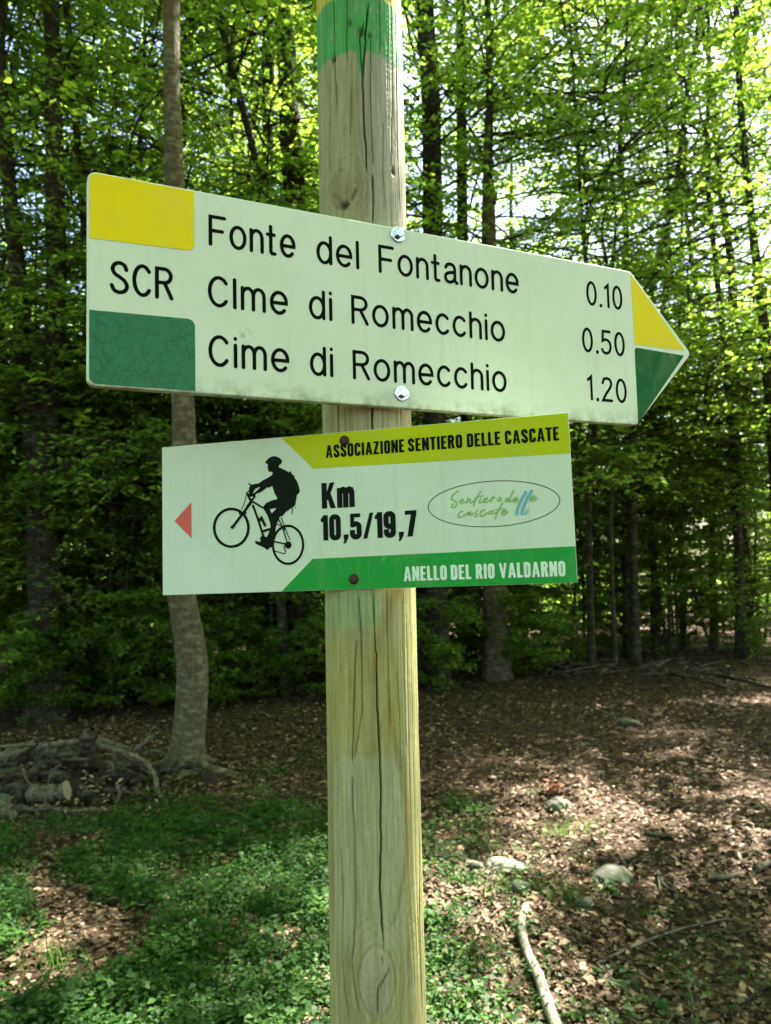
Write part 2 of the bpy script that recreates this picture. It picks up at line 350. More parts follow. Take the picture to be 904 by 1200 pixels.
WHEELS = [[[[81.5,53.5],[81.2,50.9],[80.6,48.3],[79.5,45.9],[78.1,43.8],[76.4,41.8],[74.4,40.2],[72.1,38.9],[69.7,38.0],[67.1,37.5],[64.4,37.4],[61.8,37.8],[59.2,38.5],[56.8,39.6],[54.6,41.1],[52.5,42.9],[50.8,45.0],[49.5,47.3],[48.5,49.8],[47.9,52.5],[47.7,55.1],[48.0,57.8],[48.6,60.3],[49.7,62.8],[51.1,65.0],[52.9,66.9],[54.9,68.5],[57.2,69.8],[59.7,70.7],[62.3,71.2],[65.0,71.2],[67.6,70.9],[70.2,70.1],[72.6,69.0],[74.8,67.5],[76.8,65.6],[78.4,63.5],[79.8,61.2],[80.7,58.7],[81.3,56.1]],[[79.0,53.6],[78.7,51.3],[78.2,49.2],[77.3,47.1],[76.1,45.2],[74.6,43.5],[72.9,42.1],[71.0,41.0],[68.9,40.3],[66.7,39.8],[64.5,39.7],[62.2,40.0],[60.1,40.6],[58.0,41.6],[56.1,42.9],[54.4,44.5],[52.9,46.3],[51.8,48.3],[50.9,50.4],[50.4,52.7],[50.3,55.0],[50.5,57.3],[51.0,59.5],[51.9,61.6],[53.2,63.5],[54.7,65.2],[56.4,66.6],[58.4,67.7],[60.5,68.4],[62.7,68.8],[64.9,68.9],[67.2,68.6],[69.3,67.9],[71.4,67.0],[73.3,65.7],[75.0,64.1],[76.4,62.3],[77.5,60.3],[78.3,58.1],[78.8,55.9]]],[[[129.1,37.3],[128.9,34.7],[128.3,32.3],[127.4,29.9],[126.2,27.8],[124.7,25.9],[123.0,24.3],[121.1,23.0],[119.0,22.1],[116.9,21.6],[114.7,21.5],[112.4,21.7],[110.3,22.4],[108.2,23.5],[106.4,24.9],[104.7,26.6],[103.3,28.7],[102.2,30.9],[101.3,33.4],[100.9,35.9],[100.7,38.5],[101.0,41.1],[101.6,43.6],[102.5,46.0],[103.7,48.1],[105.2,50.0],[106.9,51.7],[108.9,52.9],[111.0,53.8],[113.2,54.3],[115.4,54.4],[117.6,54.1],[119.7,53.4],[121.8,52.3],[123.6,50.8],[125.3,49.1],[126.7,47.0],[127.8,44.8],[128.6,42.4],[129.0,39.9]],[[127.1,37.4],[126.9,35.1],[126.4,33.0],[125.6,30.9],[124.6,29.0],[123.3,27.4],[121.8,26.0],[120.2,24.9],[118.4,24.1],[116.6,23.6],[114.7,23.5],[112.8,23.7],[111.0,24.3],[109.2,25.3],[107.6,26.5],[106.2,28.0],[105.0,29.8],[104.0,31.8],[103.4,33.9],[102.9,36.1],[102.8,38.4],[103.0,40.7],[103.5,42.9],[104.3,44.9],[105.4,46.8],[106.6,48.5],[108.1,49.9],[109.8,51.0],[111.6,51.8],[113.4,52.3],[115.3,52.4],[117.2,52.1],[119.1,51.5],[120.8,50.5],[122.4,49.2],[123.8,47.7],[125.0,45.9],[125.9,44.0],[126.6,41.8],[127.0,39.6]]]]
FR = [[1.94,[[84.4,72.4],[88.9,60.1],[93.7,45.1]]],[1.59,[[84.2,75.2],[94.1,69.1]]],[2.73,[[83.6,75.8],[79.3,70.5]]],[2.39,[[83.3,74.9],[75.3,65.5],[65.5,54.4]]],[2.28,[[71.8,66.5],[78.6,65.8]]],[2.73,[[73.0,67.2],[74.1,63.9]]],[0.68,[[79.2,82.7],[77.3,75.3],[74.2,68.8]]],[1.02,[[106.8,59.7],[110.7,51.9],[114.0,40.9]]],[0.74,[[109.5,60.9],[111.3,55.7],[116.9,41.3]]],[1.25,[[102.4,41.2],[113.9,38.5]]],[0.74,[[111.6,37.8],[111.7,35.1],[112.7,33.4],[112.1,30.9],[109.7,31.3],[103.4,33.5]]],[2.28,[[91.6,62.4],[95.5,54.0]]],[1.94,[[89.2,60.9],[91.6,58.6]]],[2.05,[[92.9,49.9],[99.7,51.6]]],[0.74,[[119.8,67.9],[119.1,62.8]]],[0.51,[[122.0,68.9],[122.5,67.3]]],[0.8,[[105.0,56.0],[109.6,53.6],[113.7,52.8]]],[1.14,[[110.8,53.5],[111.6,50.2],[113.1,51.8]]]]
DOTS = [[1.48,[65.8,54.7]],[2.96,[115.2,37.8]],[2.16,[92.8,44.0]]]
LGS = [[1.07,[[256.9,73.2],[255.5,73.0],[252.6,70.7],[251.1,68.6],[251.1,66.9],[253.2,65.8],[254.7,64.5],[254.5,62.1],[252.2,60.6],[250.8,61.1],[250.9,62.2],[252.5,63.6]]],[0.89,[[257.1,64.9],[259.2,65.3],[260.0,66.3],[259.0,66.7],[257.5,65.2],[257.4,63.6],[258.7,63.3],[261.2,64.7]]],[0.89,[[263.8,67.8],[262.1,63.1]]],[0.89,[[262.2,63.5],[264.1,65.7],[265.5,66.6],[265.7,65.5],[265.2,63.7],[266.4,63.6],[268.4,65.3]]],[0.98,[[273.6,71.9],[270.5,67.2],[268.6,63.7],[267.8,60.6]]],[0.81,[[268.5,67.0],[271.3,67.8],[274.8,68.4]]],[0.89,[[273.4,66.4],[272.2,63.9],[272.9,63.1],[275.6,64.3]]],[0.89,[[275.8,64.8],[278.0,65.4],[278.8,66.4],[277.7,66.8],[276.1,65.3],[276.0,63.8],[277.5,63.2],[280.3,64.8],[282.3,66.3]]],[0.89,[[282.6,67.4],[281.1,63.2]]],[0.81,[[281.7,64.5],[283.0,66.7],[284.6,66.6]]],[0.98,[[259.4,57.4],[257.3,57.1],[255.8,54.8],[256.2,53.0],[258.0,53.2],[260.8,54.7],[262.8,55.8]]],[0.89,[[265.0,56.6],[263.0,56.0],[262.3,54.9],[263.6,54.6],[265.1,56.3],[264.5,54.4],[266.0,54.5],[267.8,55.8]]],[0.89,[[271.0,57.9],[268.9,55.7],[270.2,54.2],[269.3,52.9],[267.8,53.2]]],[0.98,[[276.1,57.7],[274.1,57.2],[272.5,55.1],[272.8,53.3],[274.4,53.0],[276.7,54.5],[279.1,55.5]]],[0.89,[[282.0,56.6],[279.5,55.9],[278.9,54.8],[280.7,54.5],[282.2,56.2],[281.7,54.4],[283.6,54.6],[285.4,55.4]]],[0.93,[[288.0,66.5],[286.3,64.9],[286.9,63.6],[288.5,64.0],[289.0,65.6],[288.0,66.5]]],[0.98,[[295.2,65.4],[292.7,64.9],[292.1,63.4],[293.6,63.3],[295.6,65.4],[298.6,71.3]]],[0.88,[[295.9,66.0],[294.9,63.3],[295.6,62.8],[297.8,63.8]]],[0.98,[[298.0,63.7],[300.4,64.2],[301.0,65.4],[299.9,65.7],[298.2,64.1],[298.1,62.8],[299.5,62.5],[302.0,64.0]]],[0.98,[[311.1,63.7],[313.4,64.6],[313.9,65.9],[312.5,66.1],[311.0,64.2],[311.0,62.7],[312.5,62.6],[315.6,64.4]]],[1.07,[[289.8,62.2],[286.0,56.0],[283.9,50.6]]],[0.83,[[284.4,56.8],[289.3,58.0]]],[0.98,[[289.1,54.9],[291.4,55.7],[292.1,56.8],[290.7,57.0],[289.3,55.4],[289.2,53.6],[290.6,53.3],[293.4,55.2]]]]
BLS = [[1.85,[[308.0,70.1],[303.8,63.2],[301.0,57.3],[299.6,52.3]]],[1.95,[[312.5,70.7],[308.5,64.6],[305.3,57.9],[303.4,52.4]]],[0.54,[[309.5,57.6],[306.9,54.4],[305.8,52.3],[308.1,53.7],[309.3,54.8]]]]

# ---------------------------------------------------------------- lettering
def arc(cx, cy, rx, ry, a0, a1, n=14):
    return [(cx + rx * math.cos(R_(a0 + (a1 - a0) * i / n)), cy + ry * math.sin(R_(a0 + (a1 - a0) * i / n))) for i in range(n + 1)]
XH = .76
def arch(x, w): return [(x, 0), (x, XH - .27)] + [] , [(x, XH - .3)] + arc(x + w / 2, XH - .27, w / 2, .27, 180, 0, 12) + [(x + w, 0)]
ROUND = {
 'F': (.50, [[(0, 0), (0, 1), (.5, 1)], [(0, .5), (.42, .5)]]),
 'o': (.50, [arc(.25, XH / 2, .25, XH / 2, 0, 360, 28)]),
 'n': (.40, [[(0, 0), (0, XH)], arch(0, .40)[1]]),
 'm': (.68, [[(0, 0), (0, XH)], arch(0, .34)[1], arch(.34, .34)[1]]),
 'h': (.40, [[(0, 0), (0, 1)], arch(0, .40)[1]]),
 't': (.26, [[(.09, 1.0), (.09, .07), (.13, 0), (.24, 0)], [(-.03, .70), (.22, .70)]]),
 'e': (.48, [[(.02, .37), (.475, .37)] + arc(.24, XH / 2, .24, XH / 2, 0, 315, 24)[1:]]),
 'd': (.44, [[(.44, 1), (.44, 0)], arc(.22, XH / 2, .22, XH / 2, 0, 360, 24)]),
 'l': (.0, [[(0, 0), (0, 1)]]), 'I': (.0, [[(0, 0), (0, 1)]]),
 'i': (.0, [[(0, 0), (0, XH)], [(0, .985), (0, 1.0)]]),
 'C': (.52, [arc(.28, .5, .28, .5, 40, 320, 24)]), 'c': (.44, [arc(.24, XH / 2, .24, XH / 2, 42, 318, 20)]),
 'R': (.50, [[(0, 0), (0, 1), (.26, 1)] + arc(.26, .76, .22, .24, 90, -90, 10) + [(0, .52)], [(.26, .52), (.5, 0)]]),
 'a': (.44, [arc(.22, XH - .2, .19, .2, 170, 0, 12) + [(.41, .1), (.46, 0), (.5, 0)], crom([(.41, .42), (.2, .40), (.05, .32), (.01, .19), (.06, .05), (.18, 0), (.32, .05), (.41, .18)], 4)]),
 'S': (.50, [crom([(.48, .78), (.42, .93), (.26, 1), (.1, .94), (.03, .78), (.1, .62), (.26, .52), (.42, .40), (.5, .22), (.42, .06), (.25, 0), (.08, .06), (.0, .22)], 4)]),
 '0': (.40, [arc(.20, .5, .20, .5, 0, 360, 28)]), '.': (.0, [[(0, .0), (0, .012)]]),
 '1': (.16, [[(0, .86), (.14, 1), (.14, 0)]]),
 '5': (.40, [[(.38, 1), (.06, 1), (.03, .56)] + crom([(.03, .56), (.18, .63), (.34, .54), (.40, .32), (.33, .08), (.18, 0), (.05, .05), (.0, .16)], 4)[1:]]),
 '2': (.40, [crom([(.01, .78), (.07, .95), (.2, 1), (.34, .94), (.39, .77), (.33, .58), (.15, .3), (0, 0)], 4) + [(.4, 0)]])}
def letter_line(text, x0, x1, y0, cap, w, z):
    """round pen lettering; x0..x1 and y0 are the outer edges in mm"""
    gap = .24; tot = 0
    for i, ch in enumerate(text): tot += ROUND[ch][0] + (gap if i < len(text) - 1 else 0)
    sx = (x1 - x0 - w) / tot; sy = cap - w; x = x0 + w / 2; mb = MB(); q = 0
    for ch in text:
        gw, st = ROUND[ch]
        for s in st:
            mb.ribbon([((x + px * sx) / 1000, (y0 + w / 2 + py * sy) / 1000) for px, py in s], w / 1000 * (1.25 if ch in '.' else 1), z + q * 2.2e-5); q += 1
        x += (gw + gap) * sx
    return mb
S_ = .19; hw = S_ / 2
def rr(x0, y0, x1, y1, r, parts='all'):
    return arc(x1 - r, y1 - r, r, r, 0, 90, 5) + arc(x0 + r, y1 - r, r, r, 90, 180, 5) + arc(x0 + r, y0 + r, r, r, 180, 270, 5) + arc(x1 - r, y0 + r, r, r, 270, 360, 5)
a0, a1, b0, b1 = hw, .44 - hw, hw * .9, 1 - hw * .9
BOLD = {  # name: width, strokes (butt ends), polygons
 'A': (.50, [], [[(0, 0), (.15, 1), (.35, 1), (.155, 0)][:0] or [(0, 0), (.155, 1), (.30, 1), (.17, 0)], [(.33, 0), (.20, 1), (.345, 1), (.50, 0)], [(.13, .20), (.13, .345), (.37, .345), (.37, .20)]]),
 'S': (.44, [[(a1, .68), (a1, .8)] + arc(.22, .80, .125, .115, 0, 180, 8) + crom([(a0, .80), (a0, .70), (.16, .58), (.29, .42), (a1, .30), (a1, .2)], 4) + arc(.22, .20, .125, .115, 0, -180, 8) + [(a0, .32)]], []),
 'O': (.44, [rr(a0, b0, a1, b1, .11) + [(a1, b1 - .11)]], []), '0': (.44, [rr(a0, b0, a1, b1, .12) + [(a1, b1 - .12)]], []),
 'C': (.44, [[(a1, .66), (a1, .8)] + arc(.22, .80, .125, .115, 0, 180, 8) + arc(.22, .20, .125, .115, 180, 360, 8) + [(a1, .34)]], []),
 'I': (.20, [[(.10, 0), (.10, 1)]], []),
 'Z': (.42, [], [[(.02, 1), (.40, 1), (.40, .85), (.02, .85)], [(.21, .86), (.40, .86), (.20, .14), (.0, .14)], [(0, .15), (.40, .15), (.40, 0), (0, 0)]]),
 'N': (.47, [[(.09, 0), (.09, 1)], [(.38, 0), (.38, 1)]], [[(.0, 1), (.17, 1), (.47, 0), (.30, 0)]]),
 'E': (.38, [[(hw, 0), (hw, 1)]], [[(.1, 1), (.37, 1), (.37, .845), (.1, .845)], [(.1, .58), (.33, .58), (.33, .43), (.1, .43)], [(.1, .155), (.37, .155), (.37, 0), (.1, 0)]]),
 'T': (.40, [[(.20, 0), (.20, .9)]], [[(0, 1), (.40, 1), (.40, .845), (0, .845)]]),
 'R': (.46, [[(hw, 0), (hw, 1)], [(.1, .92), (.24, .92)] + arc(.24, .74, .11, .18, 90, -90, 8) + [(.1, .56)]], [[(.19, .5), (.36, .52), (.46, 0), (.27, 0)]]),
 'D': (.44, [[(hw, 0), (hw, 1)], [(.1, .92), (.2, .92)] + arc(.22, .80, .125, .12, 90, 0, 6) + arc(.22, .20, .125, .12, 0, -90, 6) + [(.1, .08)]], []),
 'L': (.36, [[(hw, 0), (hw, 1)]], [[(.1, .155), (.36, .155), (.36, 0), (.1, 0)]]),
 'V': (.50, [], [[(0, 1), (.17, 1), (.32, 0), (.18, 0)], [(.50, 1), (.34, 1), (.19, 0), (.33, 0)]]),
 'K': (.48, [[(hw, 0), (hw, 1)]], [[(.12, .42), (.30, 1), (.48, 1), (.22, .32)], [(.18, .52), (.32, .60), (.50, 0), (.31, 0)]]),
 'm': (.62, [[(hw, 0), (hw, .77)], [(hw, .55), (.16, .66), (.22, .70), (.28, .68), (.31, .60), (.31, 0)], [(.31, .55), (.38, .66), (.44, .70), (.50, .68), (.53, .60), (.53, 0)]], []),
 '1': (.27, [[(.18, 0), (.18, 1)]], [[(.0, .86), (.13, 1), (.2, 1), (.2, .72), (.0, .74)]]),
 '5': (.44, [[(a0, .36), (a0, .22)] + arc(.22, .20, .125, .115, 180, 360, 8) + arc(.22, .48, .125, .115, 0, 150, 8)], [[(.02, 1), (.40, 1), (.40, .85), (.02, .85)], [(.02, .9), (.17, .9), (.17, .46), (.02, .46)]]),
 '9': (.44, [rr(a0, .43, a1, b1, .11) + [(a1, b1 - .11)], [(a1, .6), (a1, .2)] + arc(.22, .20, .125, .115, 0, -180, 8) + [(a0, .32)]], []),
 '7': (.42, [], [[(0, 1), (.42, 1), (.42, .84), (0, .84)], [(.22, .86), (.42, .86), (.26, 0), (.07, 0)]]),
 '/': (.40, [], [[(.26, 1), (.40, 1), (.15, 0), (.0, 0)]]),
 ',': (.24, [], [[(.05, .2), (.24, .2), (.22, .05), (.12, -.15), (.02, -.15), (.08, 0), (.05, 0)]])}
def bold_line(text, x0, x1, y0, cap, z, mb=None, gap=.075):
    mb = mb or MB(); tot = sum(BOLD[c][0] for c in text) + gap * (len(text) - 1)
    sx = (x1 - x0) / tot; x = x0; q = 0
    for ch in text:
        gw, st, pg = BOLD[ch]
        f = lambda p: ((x + p[0] * sx) / 1000, (y0 + p[1] * cap) / 1000)
        for s in st: mb.ribbon([f(p) for p in s], S_ * sx / 1000, z + q * 2.2e-5, False); q += 1
        for p in pg: mb.flat([[f(v) for v in p]], z + q * 2.2e-5); q += 1
        x += (gw + gap) * sx; q = q % 12
    return mb

# ---------------------------------------------------------------- sign post
POST = Vector((-0.01479, 0.62940, 0)); PR = 0.03815
def on_post(px, py):
    d = ray(px, py); a = d[0] ** 2 + d[1] ** 2; b = -2 * (d[0] * POST.x + d[1] * POST.y); c = POST.x ** 2 + POST.y ** 2 - PR ** 2
    D = max(b * b - 4 * a * c, 0); t = (-b - math.sqrt(D)) / (2 * a)
    x, y, z = d[0] * t - POST.x, d[1] * t - POST.y, CAMZ + d[2] * t
    return math.atan2(x, -y), z     # angle 0 faces the camera
def vnoise(u, v, seed):
    r = np.random.default_rng(seed).random((64, 64)); iu = np.floor(u).astype(int); iv = np.floor(v).astype(int)
    fu = u - iu; fv = v - iv; fu = fu * fu * (3 - 2 * fu); fv = fv * fv * (3 - 2 * fv)
    g = lambda a, b: r[a % 64, b % 64]
    return (g(iu, iv) * (1 - fu) + g(iu + 1, iv) * fu) * (1 - fv) + (g(iu, iv + 1) * (1 - fu) + g(iu + 1, iv + 1) * fu) * fv
def make_post():
    th = np.concatenate([np.linspace(-1.62, 1.62, 250), np.linspace(1.62, 2 * math.pi - 1.62, 34)[1:-1]])
    zz = np.concatenate([np.linspace(-.3, 1.2, 16)[:-1], np.linspace(1.2, 2.16, 400), np.linspace(2.16, 2.38, 14)[1:]])
    T, Z = np.meshgrid(th, zz); nT, nZ = len(th), len(zz)
    X = T * PR
    # the grain wanders round the knots
    knots = [(402, 222, 17, 22, .0022), (442, 1150, 20, 34, .0016), (392, 70, 4, 5, .001), (405, 242, 6, 5, .001), (462, 200, 4, 5, .0005), (424, 38, 5, 5, .001), (433, 42, 3, 3, .0008), (410, 28, 3, 4, .0006)]
    disp = np.zeros_like(X); K = []
    for (kx, ky, rx, ry, h) in knots:
        a, z = on_post(kx, ky); mmpx = .625 / 870
        K.append((a * PR, z, rx * mmpx * (.92 if h < .002 else 1), ry * mmpx / .93, h))
    warp = np.zeros_like(X)
    for (kx, kz, rx, rz, h) in K[:2]:
        dx = X - kx; dz = Z - kz
        warp += rx * .9 * np.tanh(dx / (rx * .8)) * np.exp(-(dz / (rz * 1.7)) ** 2) * np.exp(-(dx / (rx * 2.4)) ** 2)
    XG = X - warp
    disp += .00045 * (vnoise(XG * 900 + 20, Z * 9, 1) - .5) + .0003 * (vnoise(XG * 2600, Z * 22, 2) - .5) + .0008 * (vnoise(X * 60 + 5, Z * 6, 3) - .5)
    disp += .00022 * np.sin(Z * 1400 + 3 * vnoise(X * 80, Z * 12, 36)) * vnoise(X * 90 + 4, Z * 25, 37)
    disp += .00018 * (vnoise(X * 150 + 9, Z * 420 + 3 * vnoise(X * 100, Z * 30, 8), 4) - .5)
    crack_shade = np.zeros_like(X)
    def crack(pts, w0, w1, depth, seed):
        nonlocal disp, crack_shade
        q = [on_post(*p) for p in pts]; q.sort(key=lambda s: s[1])
        zs = np.array([s[1] for s in q]); xs = np.array([s[0] for s in q]) * PR
        cx = np.interp(Z, zs, xs) + .0007 * (vnoise(Z * 28 + seed, Z * 0, seed) - .5) + .0005 * (vnoise(Z * 110 + seed, Z * 0, seed + 7) - .5) + .0007 * (np.mod(Z * 22 + seed * .37, 1) - .5) * (depth > .006)
        k = np.clip((Z - zs[0]) / (zs[-1] - zs[0]), 0, 1)
        env = np.clip(np.minimum(k, 1 - k) * 14, 0, 1) * ((Z > zs[0]) & (Z < zs[-1]))
        w = (w0 + (w1 - w0) * k) * (.6 + .8 * vnoise(Z * 18 + seed * 3, Z * 0, seed + 20)) * env + 1e-9
        m = np.clip(1.25 - np.abs(X - cx) / w, 0, 1) * env
        disp -= depth * m; crack_shade = np.maximum(crack_shade, m * (depth > .001) * .3)
    C = [([(437, 690), (440, 745), (443, 830), (447, 930), (446, 1000), (446, 1060), (450, 1115)], .0006, .0005, .008),
         ([(420, 690), (423, 745), (425, 835), (414, 900)], .0004, .0005, .003), ([(413, 900), (416, 980), (418, 1060), (413, 1130), (424, 1200)], .0004, .0004, .003),
         ([(418, 745), (415, 830), (413, 900)], .0004, .0004, .003), ([(397, 690), (398, 760), (400, 800)], .0003, .0003, .002),
         ([(401, 990), (403, 1060), (402, 1130), (410, 1200)], .0005, .0004, .004), ([(472, 690), (473, 760), (476, 830), (478, 900)], .0003, .0003, .002),
         ([(487, 690), (490, 800), (492, 950), (492, 1080), (496, 1200)], .0008, .0008, .005),
         ([(454, 690), (456, 790), (458, 860)], .0003, .0003, .002), ([(466, 780), (470, 860), (472, 960)], .0003, .0003, .0015),
         ([(432, 0), (427, 70), (425, 100), (428, 160), (431, 205)], .0006, .0008, .007), ([(427, 25), (422, 45), (425, 90)], .0006, .0006, .004),
         ([(437, 205), (438, 240), (437, 262)], .0006, .0006, .005), ([(407, 0), (407, 75)], .0004, .0004, .003), ([(392, 0), (393, 60), (396, 130)], .0005, .0005, .004),
         ([(387, 75), (387, 200)], .0004, .0004, .003), ([(412, 100), (411, 160)], .0004, .0004, .002), ([(434, 40), (435, 130), (438, 200)], .0004, .0004, .003),
         ([(459, 0), (461, 75), (459, 200)], .0005, .0005, .003), ([(465, 60), (466, 160), (470, 255)], .0006, .0006, .004), ([(450, 140), (449, 200), (453, 255)], .0004, .0004, .003),
         ([(445, 0), (446, 60)], .0004, .0004, .003), ([(397, 470), (398, 520)], .0004, .0004, .003), ([(437, 470), (437, 520)], .0010, .0010, .01), ([(470, 470), (471, 520)], .0004, .0004, .003),
         ([(402, 242), (412, 235), (418, 222)], .0006, .0004, .003), ([(443, 1188), (443, 1160)], .0006, .0006, .003), ([(443, 1160), (450, 1148), (456, 1135)], .0006, .0005, .003), ([(443, 1159), (436, 1152)], .0004, .0003, .002), ([(402, 238), (392, 228)], .0006, .0004, .003), ([(449, 1128), (446, 1119)], .0004, .0003, .002)]
    for i, (p, w0, w1, d) in enumerate(C): crack(p, w0, w1, d, i + 3)
    # colour of the timber, stains and paint, with crack shade blended in last
    W1 = np.array([.37, .355, .15]); W2 = np.array([.35, .315, .18]); st = np.array([.30, .215, .035]); pale = np.array([.39, .42, .225])
    sm = lambda a, b, x: np.clip((x - a) / (b - a), 0, 1) ** 2 * (3 - 2 * np.clip((x - a) / (b - a), 0, 1))
    up = sm(1.62, 1.80, Z)[..., None]
    col = W1 * (1 - up) + W2 * up
    col = col * (.86 + .28 * vnoise(XG * 700, Z * 3, 11))[..., None] * (.9 + .2 * vnoise(XG * 120, Z * 5 + 3, 12))[..., None]
    def blend(c, k):
        nonlocal col
        col = col * (1 - k[..., None]) + np.array(c) * k[..., None]
    n3 = vnoise(X * 260, Z * 260, 13); n4 = vnoise(X * 90, Z * 40, 14)
    # rough pale planed face
    a_, zt = on_post(430, 888); _, zb = on_post(430, 1130); xr = on_post(474, 950)[0] * PR; xl = on_post(391, 950)[0] * PR
    zt2 = zt - .006 * ((X - (xl + xr) / 2) / (xr - xl) * 2) ** 4 * 3
    rough = sm(-.002, .002, zt2 - Z + .003 * (n3 - .5)) * sm(-.002, .001, xr - X + .001 * (n3 - .5)) * sm(0, .02, Z - zb) * (X > xl)
    blend(pale, rough * .75); disp += rough * .0004 * (vnoise(X * 700, Z * 500, 15) - .3)
    _, z1 = on_post(420, 738); r2 = sm(-.001, .002, Z - z1 - .003 * (n4 - .5)) * (X < on_post(447, 700)[0] * PR) * (Z < 1.62)
    blend((.29, .41, .17), r2 * .7)
    blend((.36, .37, .30), sm(.001, .008, X) * sm(1.72, 1.8, Z) * .55 * (.5 + vnoise(XG * 200, Z * 4, 33)))
    blend((.34, .36, .17), sm(.004, -.006, X) * sm(1.72, 1.8, Z) * .4)
    yl = sm(0, .02, z1 - Z) * sm(0, .02, Z - zt) * (X < on_post(470, 800)[0] * PR); blend((.38, .37, .09), yl * .5)
    # brown stain running down the right of the timber
    def streak(pts, w, k):
        q = sorted([on_post(*p) for p in pts], key=lambda s: s[1]); cx = np.interp(Z, [s[1] for s in q], [s[0] * PR for s in q])
        e = (Z > q[0][1]) & (Z < q[-1][1]); ww = w * (.6 + .8 * vnoise(Z * 40, Z * 0, int(w * 1e5)))
        blend(st, np.clip(1.3 - np.abs(X - cx) / ww, 0, 1) * k * e)
    streak([(466, 690), (450, 730), (440, 770), (438, 800)], .0045, .5); streak([(455, 800), (460, 860), (470, 890), (477, 940), (477, 1010), (468, 1060), (460, 1085)], .0030, .6)
    streak([(452, 830), (440, 882), (428, 884)], .004, .35); streak([(470, 690), (475, 695), (478, 700)], .008, .35); streak([(440, 1090), (425, 1100), (415, 1108)], .003, .25)
    blend((.20, .14, .05), np.clip(1.2 - np.abs(X - on_post(493, 900)[0] * PR) / .0012, 0, 1) * .4 * (Z < 1.6))
    # knots
    for i, (kx, kz, rx, rz, h) in enumerate(K):
        r = np.sqrt(((X - kx) / rx) ** 2 + ((Z - kz) / rz) ** 2) * (1 + .10 * np.abs((Z - kz) / rz) * (np.abs(X - kx) < rx * 2))
        disp += h * np.exp(-r ** 2 * .8)
        if i < 2:
            blend((.42, .42, .31) if i == 1 else (.24, .21, .11), sm(1.06, .94, r + .3 * (vnoise(X * 300, Z * 200, 35) - .5)) * (.42 + .35 * vnoise(X * 500, Z * 300, 38)))
            ring = np.clip(1 - np.abs(r - 1.08) / .10, 0, 1); blend((.19, .15, .06), ring * (.5 + .4 * (vnoise(T * 8, Z * 90, 55) - .5))); disp -= ring * .0009
            blend((.20, .15, .06), (r < 1) * (np.sin(r * 18) > .4) * .10)
            for rw in (1.4, 1.75, 2.1): blend((.17, .14, .06), np.clip(1 - np.abs(r - rw) / .07, 0, 1) * .35)
        else: blend((.03, .02, .012), np.clip(1.4 - r, 0, 1)); disp -= np.clip(1.2 - r, 0, 1) * .003
    # star check in the lower knot
    # painted trail blaze: green band with a run, yellow above
    zg = on_post(425, 60)[1]; zy = on_post(420, -7)[1]
    edge = .0012 * (vnoise(X * 300, Z * 0, 17) - .5)
    flake = 1 - .55 * (vnoise(X * 420, Z * 150, 18) > .83) - .25 * (vnoise(XG * 1200, Z * 8, 21) > .8)
    gk = (Z > zg + edge) & (Z < zy + .0015); xd = on_post(424, 90)[0] * PR; zd = on_post(424, 93)[1]
    drip = (np.abs(X - xd) < .0042 * np.clip((Z - zd) / (zg - zd), .15, 1)) & (Z > zd) & (Z <= zg + .002)
    blend((.05, .36, .07), (gk | drip) * flake * .93); disp += (gk | drip) * .0002
    blend((.58, .50, .02), ((Z >= zy + .0015)) * flake * .9)
    for kx, kz, rx, rz, h in K[5:]: blend((.05, .10, .03), np.clip(1.5 - np.sqrt(((X - kx) / rx) ** 2 + ((Z - kz) / rz) ** 2) + .5 * (n3 - .5), 0, 1) * .8)
    blend((.03, .02, .01), crack_shade)  # darkens the cracks: the shade inside them put into the colour
    R = PR + disp + .0006 * np.cos(T * 3 + 1)
    V = np.stack([POST.x + R * np.sin(T), POST.y - R * np.cos(T), Z], -1).reshape(-1, 3)
    i, j = np.meshgrid(np.arange(nZ - 1), np.arange(nT), indexing='ij'); j2 = (j + 1) % nT
    F = np.stack([i * nT + j, i * nT + j2, (i + 1) * nT + j2, (i + 1) * nT + j], -1).reshape(-1, 4)
    root = empty('sign_post', (POST.x, POST.y, 0), 'cracked round wooden post with green paint at the top, carrying both signs', 'post')
    V = V - np.array([POST.x, POST.y, 0])
    o = link('timber', mesh_np('timber', V, F, M['post'], True, np.clip(col, 0, 1).reshape(-1, 3)), root)
    mb = MB(); n = 40
    mb.tube([(0, 0, 2.379), (0, 0, 2.392), (0, 0, 2.396)], [PR * .995, PR * .97, PR * .8], n); mb.build('end_grain', M['cutwood'], root)
    return root
make_post()

